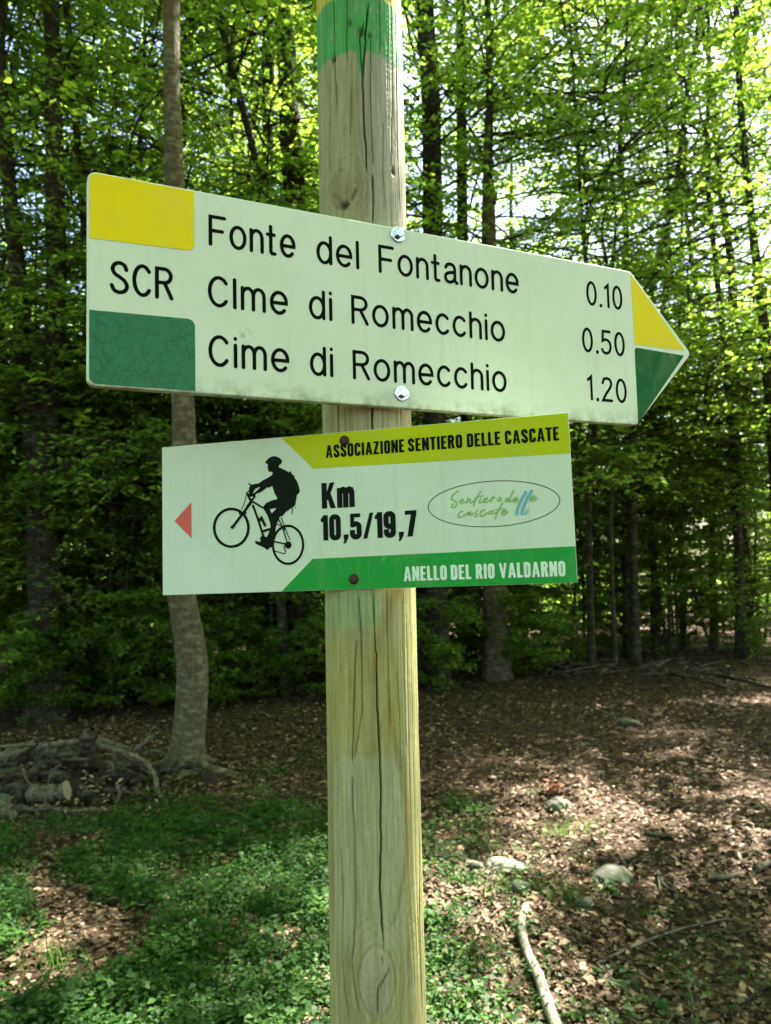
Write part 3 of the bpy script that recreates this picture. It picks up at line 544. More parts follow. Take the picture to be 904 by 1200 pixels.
# ---------------------------------------------------------------- upper direction sign
def frame(org, R):
    return Matrix(((R[0][0], R[0][1], R[0][2], org[0]), (R[1][0], R[1][1], R[1][2], org[1]), (R[2][0], R[2][1], R[2][2], org[2] + CAMZ), (0, 0, 0, 1)))
S1 = frame((-0.19942790, 0.49116263, 0.13250525), [[0.9061288, -0.00318898, 0.42298986], [0.42285523, -0.01950064, -0.90598741], [0.01113775, 0.99980476, -0.01632161]])
S2 = frame((-0.19070039, 0.63407810, -0.01228690), [[0.96714998, -0.01113451, -0.25396247], [-0.25393254, 0.00404755, -0.96721347], [0.01179737, 0.99992982, 0.00108717]])
def mm(p): return [(x / 1000, y / 1000) for x, y in p]
def plate(poly, t, mats, bev):
    """solid plate: z=0 is the front face"""
    mb = MB(); mb.prism(mm(poly), -t, 0); me = mb.me('plate'); bm = bmesh.new(); bm.from_mesh(me)
    if bev:
        ed = [e for e in bm.edges if all(v.co.z > -1e-6 for v in e.verts)] + [e for e in bm.edges if all(v.co.z < -t + 1e-6 for v in e.verts)]
        bmesh.ops.bevel(bm, geom=ed, offset=bev, segments=2, affect='EDGES', profile=.5)
    for f in bm.faces: f.material_index = 0 if f.normal.z > .7 else 1
    bm.to_mesh(me); bm.free(); me.materials.clear()
    for m in mats: me.materials.append(m)
    return me
def anchor(M4, name, label, cat):
    e = empty(name, (0, 0, 0), label, cat); e.matrix_world = M4; return e
s1 = anchor(S1, 'direction_sign', 'long white arrow sign with black place names and yellow and green ends', 'sign')
H1 = 150.0
out = [(486, 0)] + arc(554.5, 76, 5, 5, -45, 45, 4) + [(487, 149.5)] + [(480, 150)] + arc(6, 144, 6, 6, 90, 180, 6) + arc(6, 6, 6, 6, 180, 270, 6)
link('panel', plate(out, .009, (M['plate'], M['edge']), .0011), s1)
def patch(poly, m, name, parent, z=.00035):
    mb = MB(); mb.prism(mm(poly), -.0001, z); return mb.build(name, m, parent)
patch([(1.3, 102.3), (66, 104)] + arc(67, 109, 5, 5, -90, 0, 5) + [(72, 148.7)] + [(6, 148.7)] + arc(6, 144, 4.7, 4.7, 90, 180, 5), M['yellow'], 'yellow_corner_patch', s1)
patch([(72, 1.3), (72, 47.5)] + arc(67, 48.5, 5, 5, 0, 90, 5) + [(1.3, 52)] + arc(6, 6, 4.7, 4.7, 180, 270, 5), M['crackle'], 'cracked_green_corner_patch', s1)
patch([(487.3, 146.5), (487.6, 82)] + arc(490.6, 81, 3, 3, 180, 270, 4) + [(552.5, 78.5)], M['yellow'], 'yellow_arrow_half', s1)
patch([(487.6, 2.2), (551.5, 73.2), (490.5, 75)] + arc(490.5, 72, 3, 3, 90, 180, 4), M['green_arrow'], 'green_arrow_half', s1)
for txt in [[("Fonte", 82.4, 149, 110), ("del", 165.8, 202, 109.4), ("Fontanone", 219, 355.5, 109.5)],
            [("CIme", 81.5, 142.2, 64.6), ("di", 158.8, 178.2, 64.6), ("Romecchio", 194.2, 339.2, 64.4)],
            [("Cime", 81.5, 142.5, 20.4), ("di", 158.8, 178, 20.1), ("Romecchio", 194.4, 338.9, 20)],
            [("SCR", 14.3, 57.2, 65.4)], [("0.10", 431.4, 474.9, 109.6)], [("0.50", 424, 475.2, 64.6)], [("1.20", 427.6, 474.9, 19.7)]]:
    mb = MB()
    for t, x0, x1, y in txt:
        l = letter_line(t, x0, x1, y, 23.6, 2.75, .00012); b = len(mb.V); mb.V += l.V; mb.F += [tuple(i + b for i in f) for f in l.F]
    mb.build('lettering', M['black'], s1)
def bolt(u, v, name='bolt'):
    mb = MB(); P = lambda z, r: None
    prof = [(.0, .0066), (.0009, .0066), (.0013, .0060), (.0013, .0056)]
    mb.tube([(u, v, z) for z, r in prof], [r for z, r in prof], 36, False)
    mb.tube([(u, v, .0012), (u, v, .0046), (u, v, .0053)], [.0043, .0043, .0036], 6)
    mb.tube([(u, v, .00535), (u, v, .00500), (u, v, .0049)], [.0030, .0026, .0], 24, False)
    b = len(mb.V); mb.tube([(u, v, .0012), (u, v, .00135)], [.0060, .0050], 36)
    return mb
for u, v in ((.2368, .1440), (.2368, .0120)): bolt(u, v).build('bolt', M['zinc'], s1)

# ---------------------------------------------------------------- lower cycling sign
s2 = anchor(S2, 'cycle_route_sign', 'white panel with black mountain biker, red arrow, yellow and green bands', 'sign')
L2, HH2 = 341.8, 127.0
link('panel', plate([(0, 0), (L2, .3), (L2, HH2 + .2), (0, HH2)], .002, (M['plate2'], M['edge']), .0002), s2)
def pr(poly, m, name, z): mb = MB(); mb.flat([mm(poly)], z); return mb.build(name, m, s2)
pr([(10, 63), (84, 126.6), (339.8 * 0 + 111.5, 126.6), (138.2, 98.9), (341.4, 98.9), (341.4, 26.6), (135.6, 25.6), (109.5, .6), (88, .6), (11, 62)], M['plate2_tint'], 'pale_arrow_print', .00008)
pr([(111.0, 126.8), (138.4, 98.8), (341.6, 96.2), (341.6, 127.0)], M['yellow2'], 'yellow_band', .00016)
pr([(108.6, .3), (135.8, 25.6), (341.6, 27.1), (341.6, .5)], M['green2'], 'green_band', .00016)
pr([(11.8, 62.6), (27.9, 78), (27.9, 47)], M['red'], 'red_arrow', .00024)
mb = MB()
for i, (t, x0, x1) in enumerate([("ASSOCIAZIONE", 149.5, 215.1), ("SENTIERO", 218.0, 261.2), ("DELLE", 264.7, 290.6), ("CASCATE", 293.9, 334.2)]): bold_line(t, x0, x1, 106.8, 10.4, .0003, mb)
mb.build('lettering', M['ink'], s2)
mb = MB(); bold_line("Km", 145.0, 172.7, 65.7, 20.9, .0003, mb, .07); bold_line("10,5/19,7", 143.7, 222.8, 40.0, 20.4, .0003, mb, .05); mb.build('lettering', M['ink'], s2)
mb = MB()
for t, x0, x1 in [("ANELLO", 211.0, 245.0), ("DEL", 248.0, 263.8), ("RIO", 267.2, 281.5), ("VALDARNO", 284.9, 333.5)]: bold_line(t, x0, x1, 5.4, 11.2, .0003, mb)
mb.build('lettering', M['white_ink'], s2)
mb = MB(); mb.flat([mm(BODY)] + [mm(h) for h in HOLES], .0003)
for o_, i_ in WHEELS: mb.flat([mm(o_), mm(i_)], .00033)
for q, (w, p) in enumerate(FR): mb.ribbon(mm(crom(p, 4)), w / 1000, .00036 + q * 2e-5, False)
for q, (r, p) in enumerate(DOTS): mb.flat([[((p[0] + r * math.cos(k * .3927)) / 1000, (p[1] + r * math.sin(k * .3927)) / 1000) for k in range(16)]], .0008 + q * 2e-5)
mb.build('mountain_biker_print', M['ink'], s2)
mb = MB(); mb.ribbon([((282.3 + 49.9 * math.cos(R_(k * 6))) / 1000, (61.9 + 17.4 * math.sin(R_(k * 6))) / 1000) for k in range(61)], .00055, .0003); mb.build('oval_outline', M['ink'], s2)
mb = MB()
for q, (w, p) in enumerate(LGS): mb.ribbon(mm(crom(p, 4)), w / 1000, .0003 + q * 2e-5)
mb.build('script_lettering', M['logo_green'], s2)
mb = MB()
for q, (w, p) in enumerate(BLS): mb.ribbon(mm(crom(p, 4)), w / 1000, .0007 + q * 2e-5, False)
mb.build('blue_strokes', M['logo_blue'], s2)
def screw(u, v, parent):
    n = 28; mb = MB()
    mb.tube([(u, v, 0), (u, v, .0012), (u, v, .0026), (u, v, .0031)], [.0040, .0040, .0030, .0016], n)
    for a in (.5, .5 + math.pi / 2):
        dx, dy = .0022 * math.cos(a), .0022 * math.sin(a); ex, ey = -.0004 * math.sin(a), .0004 * math.cos(a)
        mb.prism([(u - dx - ex, v - dy - ey), (u + dx - ex, v + dy - ey), (u + dx + ex, v + dy + ey), (u - dx + ex, v - dy + ey)], .0029, .0034 + a * 1e-5)
    return mb.build('screw', M['rust'], parent)
screw(.1657, .1199, s2); screw(.1702, .0083, s2)
# ---------------------------------------------------------------- ground
def make_ground():
    def ax(lo, hi, near, n):
        t = np.linspace(-1, 1, n); return np.sign(t) * np.abs(t) ** 2.6 * hi
    xs = np.sign(np.linspace(-1, 1, 181)) * np.abs(np.linspace(-1, 1, 181)) ** 3 * 300
    ys = 5 + np.sign(np.linspace(-1, 1, 201)) * np.abs(np.linspace(-1, 1, 201)) ** 3 * 300
    X, Y = np.meshgrid(xs, ys); Z = gz(X, Y) + .012 * (vnoise(X * 6 + 50, Y * 6 + 50, 31) - .5) * (np.hypot(X, Y - 5) < 20)
    nX, nY = len(xs), len(ys)
    i, j = np.meshgrid(np.arange(nY - 1), np.arange(nX - 1), indexing='ij')
    F = np.stack([i * nX + j, i * nX + j + 1, (i + 1) * nX + j + 1, (i + 1) * nX + j], -1).reshape(-1, 4)
    o = link('ground', mesh_np('ground', np.stack([X, Y, Z], -1).reshape(-1, 3), F, M['soil'], True)); tag(o, kind='structure')
make_ground()

def unit(v): return v / np.maximum(np.linalg.norm(v, axis=-1, keepdims=True), 1e-9)
def leaves(P, D, Nn, L, W, fold=.18, curl=0.0, r=rng):
    """pointed oval leaf of four triangles: base, two sides, tip, with a fold along the midrib"""
    n = len(P); L = np.broadcast_to(L, (n,))[:, None]; W = np.broadcast_to(W, (n,))[:, None]
    D = unit(D); S = unit(np.cross(D, Nn)); U = np.cross(S, D)
    b = P; t = P + D * L - U * L * curl; m = P + D * L * .48
    l = m + S * W * .5 + U * W * fold; rr_ = m - S * W * .5 + U * W * fold
    V = np.stack([b, l, t, rr_], 1).reshape(-1, 3)
    k = np.arange(n)[:, None] * 4
    F = np.concatenate([k + [0, 2, 1], k + [0, 3, 2]], 1).reshape(-1, 3)
    return V, F

def scatter_view(n, y0, y1, power, seed, xpad=1.15):
    """random spots on the ground over the wedge in front of the camera, denser near"""
    r = np.random.default_rng(seed); u = r.random(n)
    Y = (y0 ** power + u * (y1 ** power - y0 ** power)) ** (1 / power)
    X = (r.random(n) * 2 - 1) * (Y * .54 * xpad + .5); return X, Y, r
def make_litter():
    X, Y, r = scatter_view(150000, 1.9, 15, .35, 41); kp = r.random(len(X)) < .25 + 1.1 * vnoise(X * 1.7 + 70, Y * 1.7 + 70, 43) * (.5 + vnoise(X * 5 + 70, Y * 5 + 70, 44)); X, Y = X[kp], Y[kp]
    n = len(X); a = r.random(n) * 6.283; tl = r.normal(0, .30, n)
    D = np.stack([np.cos(a), np.sin(a), r.normal(0, .22, n)], -1); U = np.stack([tl, r.normal(0, .30, n), np.ones(n)], -1)
    Z = gz(X, Y) + .004 + r.random(n) ** 2 * .022
    s = (.018 + .045 * r.random(n) ** 1.6) * np.clip(.8 + Y * .04, .8, 1.35)
    V, F = leaves(np.stack([X, Y, Z], -1), D, U, s, s * (.42 + .25 * r.random(n)), fold=.15, curl=.15, r=r)
    o = link('leaf_litter', mesh_np('leaf_litter', V, F, M['litter'])); tag(o, 'brown dry beech leaves covering the forest floor', 'leaf litter', kind='stuff')
make_litter()

def herb_cover():
    r = np.random.default_rng(51); P = []; 
    def dens(px, py):
        d = 0.0
        if px < 400: 
            d = 1.0 if py > 930 else np.clip((py - 880) / 60, 0, 1) * (1 if px > 150 else .4)
            if px > 250: d *= .8 if py < 1080 else .45
            if px < 130 and py < 960: d = 0
        elif px < 640 and py > 930:
            d = .30 if px < 560 else .10
        elif py > 1000: d = .04
        return d
    pts = []
    while len(pts) < 3000:
        px, py = r.random() * 960 - 40, 880 + r.random() * 360
        pn = vnoise(np.array([px / 55.]), np.array([py / 30.]), 52)[0]
        if r.random() < dens(px, py) * np.clip((pn - .20) * 2.4, 0, 1):
            g = gp(px, py); pts.append((g.x, g.y))
    for x, y in pts:
        k = int(r.integers(10, 30)); h = .03 + .13 * r.random() ** 2; w = .035 + .06 * r.random(); ls = .6 + .9 * r.random() ** 2
        for _ in range(k):
            a = r.random() * 6.283; q = math.sqrt(r.random()) * w
            P.append((x + q * math.cos(a), y + q * math.sin(a), h * (.25 + .75 * r.random()) * (1 - .4 * q / w), a, (.016 + .018 * r.random()) * ls))
    P = np.array(P); n = len(P)
    Z = gz(P[:, 0], P[:, 1]) + P[:, 2]
    D = np.stack([np.cos(P[:, 3]), np.sin(P[:, 3]), r.normal(.05, .3, n)], -1); U = np.stack([r.normal(0, .4, n), r.normal(0, .4, n), np.ones(n)], -1)
    V, F = leaves(np.stack([P[:, 0], P[:, 1], Z], -1), D, U, P[:, 4], P[:, 4] * (.55 + .35 * r.random(n)), .1, .15, )
    # thin stems
    idx = r.choice(n, 9000, replace=False); B = np.stack([P[idx, 0], P[idx, 1], gz(P[idx, 0], P[idx, 1]) - .01], -1) + r.normal(0, .01, (9000, 3)) * [1, 1, 0]
    Tt = np.stack([P[idx, 0], P[idx, 1], Z[idx]], -1); sv = np.stack([B + [.0012, 0, 0], B - [.0012, 0, 0], Tt], 1).reshape(-1, 3)
    sf = np.arange(27000).reshape(-1, 3) + len(V)
    o = link('ground_plants', mesh_np('ground_plants', np.vstack([V, sv]), np.vstack([F, sf]), M['herb'])); tag(o, 'low green leafy plants covering the ground left of the post', 'ground cover', kind='stuff')
herb_cover()
def grass_tufts():
    r = np.random.default_rng(61); V = []; F = []
    for (px, py, n) in [(660, 1055, 60), (600, 1040, 40), (560, 1120, 40), (650, 980, 40), (690, 975, 30), (545, 950, 40), (300, 930, 60), (350, 960, 60), (120, 1000, 60), (480, 1180, 40), (200, 1100, 60), (60, 1130, 60)]:
        g = gp(px, py)
        for _ in range(n):
            x, y = g.x + r.normal(0, .07), g.y + r.normal(0, .07); z = float(gz(x, y)); h = .05 + .09 * r.random(); a = r.random() * 6.28; c = .3 + .5 * r.random()
            b = len(V); w = .002
            V += [(x - w, y, z), (x + w, y, z), (x + math.cos(a) * h * c * .4 - w * .7, y + math.sin(a) * h * c * .4, z + h * .6), (x + math.cos(a) * h * c * .4 + w * .7, y + math.sin(a) * h * c * .4, z + h * .6), (x + math.cos(a) * h * c, y + math.sin(a) * h * c, z + h * .85)]
            F += [(b, b + 1, b + 3, b + 2), (b + 2, b + 3, b + 4)]
    o = link('grass', mesh_np('grass', V, F, M['herb'])); tag(o, 'thin blades of grass among the leaf litter', 'grass', kind='stuff')
grass_tufts()

def vnoise3(P, seed):
    r = np.random.default_rng(seed).random((32, 32, 32)); i = np.floor(P).astype(int); f = P - i; f = f * f * (3 - 2 * f); o = 0
    for a in (0, 1):
        for b in (0, 1):
            for c in (0, 1):
                w = (f[:, 0] if a else 1 - f[:, 0]) * (f[:, 1] if b else 1 - f[:, 1]) * (f[:, 2] if c else 1 - f[:, 2])
                o = o + w * r[(i[:, 0] + a) % 32, (i[:, 1] + b) % 32, (i[:, 2] + c) % 32]
    return o
# ---------------------------------------------------------------- foliage: limbs with flat sprays of leaves
def foliage(seed, z0, z1, rad, n_limb, n_twig, n_leaf, leaf_l, taper=.5, limb_r=.02, rise=.25, wide=.62, flat=.35, clump=0.0, clump_size=.8, clump_mix=.65):
    r = np.random.default_rng(seed); mb = MB(); LP = []; LD = []; LU = []; TW = []
    for i in range(n_limb):
        f = (i + r.random()) / n_limb; z = z0 + (z1 - z0) * f
        a = r.random() * 6.283; ln = rad * (.45 + .75 * r.random()) * (1 - taper * abs(f - .35) ** 1.3 * 1.2)
        up = r.normal(rise, .22); m = 7
        pts = [np.array([0, 0, z])]; d = np.array([math.cos(a), math.sin(a), up]); d /= np.linalg.norm(d)
        for k in range(m):
            d = d + np.array([r.normal(0, .10), r.normal(0, .10), -.05 + r.normal(0, .05)]); d /= np.linalg.norm(d)
            pts.append(pts[-1] + d * ln / m)
        mb.tube(pts, list(np.linspace(limb_r * (.5 + ln / rad * .7), .004, m + 1)), 4, False)
        pts = np.array(pts)
        for j in range(n_twig):
            u = .22 + .78 * (j + r.random()) / n_twig; q = u * m; k = min(int(q), m - 1); p = pts[k] + (pts[k + 1] - pts[k]) * (q - k); dd = pts[k + 1] - pts[k]; dd = dd / np.linalg.norm(dd)
            s = 1 if j % 2 else -1; side = np.array([-dd[1], dd[0], 0]) * s
            td = dd * (.4 + .5 * r.random()) + side * (.9) + np.array([0, 0, r.normal(0, .28)]); td /= np.linalg.norm(td)
            tl = ln * (.16 + .30 * r.random()) * (1.15 - .55 * u); e = p + td * tl + np.array([0, 0, -.08 * tl])
            TW.append((p, e))
            t = (np.arange(n_leaf) + r.random(n_leaf)) / n_leaf; t = t[:, None]
            ctr = p + (e - p) * t; ls = np.where(np.arange(n_leaf) % 2, 1, -1)[:, None]
            sd = np.cross(td, [0, 0, 1.0]); sd /= np.linalg.norm(sd)
            LD.append(td * .55 + ls * sd * .9 + r.normal(0, .28, (n_leaf, 3))); LP.append(ctr + r.normal(0, .02, (n_leaf, 3)))
            LU.append(np.array([0, 0, 1.0]) + r.normal(0, flat, (n_leaf, 3)))
    P = np.vstack(LP); LD = np.vstack(LD); LU = np.vstack(LU)
    if clump:        # foliage gathers in clumps with open gaps between them
        s = 1 / clump_size; nn = vnoise3(P * s + 31.7, seed) * clump_mix + vnoise3(P * s * 2.3 + 11.3, seed + 1) * (1 - clump_mix)
        k = nn > np.quantile(nn, clump); P, LD, LU = P[k], LD[k], LU[k]
        full = k.reshape(-1, n_leaf).mean(1) > .25; TW = [t for t, q in zip(TW, full) if q]
    for p, e in TW: mb.tube([p, e], [.0045, .002], 3, False)
    L = leaf_l * (.6 + .6 * r.random(len(P)))
    V, F = leaves(P, LD, LU, L, L * wide, .12, .08)
    return V, F, mb
def variant(name, matl, **k):
    V, F, mb = foliage(**k); return (mesh_np(name + '_leaves', V, F, matl), mb.me(name + '_limbs', M['bark_dark'], True))
CROWN = [variant('crown', M['leaf'], seed=100 + i, z0=2.3, z1=14.5, rad=3.4, n_limb=90, n_twig=17, n_leaf=16, leaf_l=.10, clump=.42) for i in range(4)]
HIGH = [variant('high_crown', M['leaf'], seed=120 + i, z0=5.2, z1=14.5, rad=3.6, n_limb=75, n_twig=17, n_leaf=20, leaf_l=.11, clump=.58, clump_size=1.6) for i in range(2)]
THIN = [variant('open_crown', M['leaf'], seed=170 + i, z0=2.6, z1=14.5, rad=3.4, n_limb=80, n_twig=15, n_leaf=15, leaf_l=.10, clump=.52, clump_size=.9) for i in range(2)]
TALL = [variant('tall_shade_crown', M['leaf'], seed=130 + i, z0=9.4, z1=11.8, rad=5.4, n_limb=64, n_twig=22, n_leaf=34, leaf_l=.125, clump=.55, clump_size=.9, clump_mix=.9, taper=.1, rise=.06, limb_r=.014) for i in range(2)]  # flat gappy crown shaped to shade the clearing, for added unseen trees
LOWC = [variant('low_dapple_crown', M['leaf'], seed=190 + i, z0=3.8, z1=6.9, rad=2.6, n_limb=46, n_twig=18, n_leaf=24, leaf_l=.11, clump=.60, clump_size=.75, limb_r=.011, taper=.1, rise=.1, clump_mix=.88) for i in range(2)]  # low clumped crown shaped for sharper sun patches on the ground
SHADE = [variant('shade_crown', M['leaf'], seed=134, z0=9.4, z1=11.8, rad=5.4, n_limb=64, n_twig=22, n_leaf=34, leaf_l=.125, clump=.30, clump_size=.8, clump_mix=.92, taper=.1, rise=.06, limb_r=.014)]  # denser crown shaped to keep more sun off the left ground
SAPL = [variant('sapling', M['leaf_low'], seed=140 + i, z0=.5, z1=4.6, rad=1.5, n_limb=42, n_twig=12, n_leaf=13, leaf_l=.078, clump=.25, clump_size=.4, limb_r=.008, rise=.15) for i in range(3)]
UNDR = [variant('understory', M['leaf_low'], seed=180 + i, z0=1.2, z1=7.2, rad=2.0, n_limb=60, n_twig=13, n_leaf=13, leaf_l=.085, limb_r=.011, rise=.3, clump=.3, clump_size=.5) for i in range(3)]
SHRB = [variant('shrub', M['leaf_low'], seed=160 + i, z0=.08, z1=1.25, rad=.85, n_limb=34, n_twig=11, n_leaf=11, leaf_l=.06, limb_r=.006, rise=.45, flat=.5) for i in range(3)]

def stem(path, radii, sides=12, wob=.1, seed=1):
    k = 4; p = crom(path, k); m = len(path); rad = list(np.interp(np.linspace(0, m - 1, len(p)), range(m), radii))
    return MB().tube(p, rad, sides, True, wob, seed)
def grown_tree(base, label, cat='tree', group=None, name='beech_tree', trunk_paths=None, bark='bark_dark', crown=None, rot=0.0, sc=1.0, cshift=(0, 0), sides=12, trunk_mesh=None):
    root = empty(name, base, label, cat, group)
    if trunk_mesh is not None: link('trunk', trunk_mesh, root)
    else:
        for i, (pth, rad) in enumerate(trunk_paths):
            pth = [Vector(p) - Vector(base) for p in pth]
            stem(pth, rad, sides, .08, i + int(abs(base[0]) * 100)).build('trunk', M[bark], root, True)
    if crown:
        for nm, me in (('crown', crown[0]), ('limbs', crown[1])):
            o = link(nm, me, root); o.location = (cshift[0], cshift[1], 0); o.rotation_euler = (0, 0, rot); o.scale = (sc, sc, sc)
    return root
def hero(label, px, Y, crown=None, top=14.0, rot=None, sc=1.0, bark='bark_dark', base_px=None, fork=None, cat='tree', name='beech_tree', sides=12):
    """px: list of (px, py, width_px) from the ground up, standing at distance Y; continues above the frame"""
    r = random.Random(int(px[0][0] * 7 + Y * 13))
    def path(lst, to_ground, topz):
        P = []; Rr = []
        if to_ground:
            b = at(lst[0][0], lst[0][1], Y); z = float(gz(b.x, Y)); P.append(Vector((b.x, Y, z - .15))); Rr.append(lst[0][2] * .5 * Y / PF * 1.35)
            if b.z > z + .25: P.append(Vector((b.x, Y, z + .2))); Rr.append(lst[0][2] * .5 * Y / PF * 1.08)
        for i, (x, y, w) in enumerate(lst):
            p = at(x, y, Y + .15 * (i % 2) - .07)
            if P and p.z < P[-1].z + .15: continue
            P.append(p); Rr.append(w * .5 * Y / PF)
        d = (P[-1] - P[-2]).normalized(); w = Rr[-1]
        while P[-1].z < topz:
            d = (d + Vector((r.uniform(-.12, .12) - d.x * .25, r.uniform(-.12, .12) - d.y * .25, .25))).normalized()
            P.append(P[-1] + d * 1.8); w *= .84; Rr.append(max(w, .012))
        return P, Rr
    P, Rr = path(px, True, top); paths = [(P, Rr)]
    if fork: paths.append(path(fork, False, top - 1.5))
    base = P[0].copy(); base.z += .15
    mid = P[min(len(P) - 1, len(px))]
    return grown_tree(base, label, cat, None, name, paths, bark, crown, rot if rot is not None else r.random() * 6.28, sc, (mid.x - base.x, mid.y - base.y), sides)

# the near beech with its flared foot
def near_beech():
    Y = 6.45; rows = [(217, 903, 58), (217, 895, 47), (219, 880, 40), (221, 860, 38), (225, 820, 35), (226, 785, 34), (221, 745, 33), (215, 710, 32), (213, 680, 30), (214, 600, 28), (216, 520, 26), (212, 400, 24), (208, 280, 23), (204, 200, 22), (202, 120, 21.5), (201, 60, 21), (201, 0, 20), (200, -80, 19)]
    P = [at(x, y, Y) for x, y, w in rows]; base = Vector((P[0].x, Y, P[0].z)); rad = [w * .5 * Y / PF for x, y, w in rows]
    q = crom([p - base for p in P], 4); rd = list(np.interp(np.linspace(0, len(P) - 1, len(q)), range(len(P)), rad))
    d = Vector((0, 0, 1)); last = Vector(q[-1]); w = rd[-1]
    for i in range(6):
        last = last + Vector((random.uniform(-.15, .15), random.uniform(-.1, .1), 1.5)); q.append(tuple(last)); w *= .85; rd.append(w)
    mb = MB(); n = 28; mb.tube(q, rd, n, True)
    # buttress roots: push the lowest rings out in lobes, raise small bark ridges and scars
    V = np.array(mb.V); 
    for i in range(len(q)):
        ang = np.arange(n) * 2 * math.pi / n; z = q[i][2]; c = np.array(q[i]); s = slice(i * n, (i + 1) * n)
        lobe = 1 + .34 * math.exp(-max(z, 0) / .11) * np.maximum(0, np.cos(ang * 4 + .7)) + .05 * np.cos(ang * 2 + z * 3) + .02 * np.cos(ang * 3 - z * 7) + (.05 * math.exp(-((z - 1.05) / .05) ** 2) + .05 * math.exp(-((z - 1.5) / .05) ** 2)) * np.maximum(0, np.cos(ang - 1))
        V[s] = c + (V[s] - c) * lobe[:, None]
    mb.V = [tuple(v) for v in V]; z0 = base.z
    root = empty('beech_tree', base, 'slender grey beech with flared foot beside the pile of branches', 'tree')
    mb.build('trunk', M['bark_grey'], root, True)
    for a, l in ((-.4, .45), (.9, .4), (3.3, .5), (4.4, .35)):
        pts = [(math.cos(a) * .10, math.sin(a) * .10, .10), (math.cos(a) * .24, math.sin(a) * .24, .03), (math.cos(a + .2) * l, math.sin(a + .2) * l, -.02), (math.cos(a + .3) * (l + .25), math.sin(a + .3) * (l + .25), -.08)]
        MB().tube(crom(pts, 4), list(np.linspace(.06, .015, 13)), 8).build('root', M['bark_grey'], root, True)
    for nm, me in zip(('crown', 'limbs'), HIGH[0]):
        o = link(nm, me, root); o.location = (q[-4][0], q[-4][1], 2.6); o.rotation_euler = (0, 0, 1.0)
near_beech()
C = CROWN
hero('thick dark tree forking low at the far left edge, nearest of the dark trunks there', [(56, 850, 44), (54, 760, 36), (50, 650, 34), (50, 570, 36), (47, 530, 34), (30, 440, 20), (22, 330, 19), (12, 230, 17), (6, 150, 16), (-2, 40, 15)], 9.0, C[0], fork=[(50, 560, 30), (60, 470, 27), (66, 380, 25), (66, 280, 24), (64, 160, 21), (62, 60, 19), (60, -20, 18)])
hero('slim dark trunk leaning left below the cracked green corner of the upper sign', [(150, 830, 15), (146, 740, 14), (142, 660, 14), (133, 560, 13), (121, 460, 11), (104, 320, 10), (92, 180, 9)], 10.0, THIN[1])
hero('very thin crooked stem between the dark leaning trunk and the grey beech', [(184, 835, 10), (175, 760, 8), (165, 690, 8), (162, 600, 7), (158, 480, 6)], 11.0, C[2], cat='tree', name='young_beech')
hero('thin stem at the far left edge behind the forked tree', [(14, 850, 14), (14, 700, 13), (8, 560, 12), (2, 400, 10)], 11.5, THIN[0], name='young_beech')
hero('slender upright stem just right of the forked dark tree', [(105, 835, 10), (108, 700, 9), (106, 600, 8), (100, 430, 7)], 11.0, C[0], rot=2.0, name='young_beech')
hero('stout dark trunk left of the post seen above the upper sign', [(352, 845, 34), (352, 700, 32), (350, 480, 32), (345, 240, 30), (340, 150, 26), (336, 60, 24), (326, -20, 22)], 11.0, THIN[1], rot=1.0)
hero('narrow dark trunk just left of the stout one above the upper sign', [(322, 840, 16), (318, 600, 15), (315, 300, 14), (314, 170, 14), (316, 60, 13), (315, -20, 13)], 12.2, C[2], rot=3.0)
hero('thin diagonal stem leaning left above the upper sign', [(335, 840, 11), (325, 600, 10), (312, 300, 9), (300, 190, 9), (280, 110, 9), (262, 40, 8), (248, -20, 8)], 10.2, THIN[0], rot=.5, name='young_beech')
hero('broad dark trunk immediately right of the post top', [(512, 830, 28), (512, 700, 26), (510, 480, 25), (507, 240, 24), (505, 120, 24), (500, 40, 23), (496, -30, 22)], 11.0, C[0], rot=4.0)
hero('straight dark trunk second to the right of the post top', [(549, 800, 16), (548, 600, 15), (545, 400, 14), (542, 270, 14), (541, 120, 13), (540, -20, 12)], 12.4, THIN[1], rot=5.0)
hero('brownish trunk right of the post, thickest just below the lower sign', [(583, 790, 34), (581, 740, 30), (580, 690, 28), (577, 480, 22), (573, 280, 18), (572, 180, 11), (574, 60, 9)], 11.6, C[2], rot=.8, bark='bark_brown')
hero('thin dark stem close to the right end of the lower sign', [(694, 790, 9), (692, 700, 8), (690, 600, 8), (697, 500, 7)], 12.0, THIN[1], rot=2.2, name='young_beech')
hero('upright thin stem under the tip of the white arrow sign', [(746, 795, 10), (744, 700, 9), (742, 600, 9), (745, 500, 8), (760, 360, 7), (790, 230, 6)], 12.4, THIN[0], rot=3.1, name='young_beech')
hero('thin stem right of the arrow tip, leaning slightly left', [(770, 780, 9), (768, 690, 8), (760, 560, 7), (772, 450, 6)], 14.0, THIN[1], rot=2.7, name='young_beech')
hero('pale bare stem standing in the sunlit gap at the right', [(838, 775, 9), (836, 700, 8), (834, 600, 8), (830, 450, 7)], 14.5, THIN[0], rot=5.2, bark='bark_brown', name='young_beech')
hero('very thin pale stem left of the sunlit gap', [(801, 775, 7), (800, 690, 6), (797, 600, 6), (800, 450, 5)], 14.8, THIN[1], rot=4.1, bark='bark_brown', name='young_beech')
hero('dark stem near the right edge below the slanting trunk', [(869, 775, 11), (866, 660, 10), (862, 560, 9), (850, 420, 8)], 13.0, THIN[0], rot=1.7, name='young_beech')
hero('slanting dark trunk at the right edge, leaning left above arrow height', [(915, 770, 13), (908, 560, 12), (895, 380, 12), (880, 250, 9), (868, 120, 8)], 12.0, THIN[1], rot=.3)
hero('whip thin stem between the lower sign and the sunlit gap', [(722, 790, 6), (718, 690, 5), (716, 600, 5), (722, 500, 4)], 11.6, THIN[0], rot=3.7, name='young_beech')
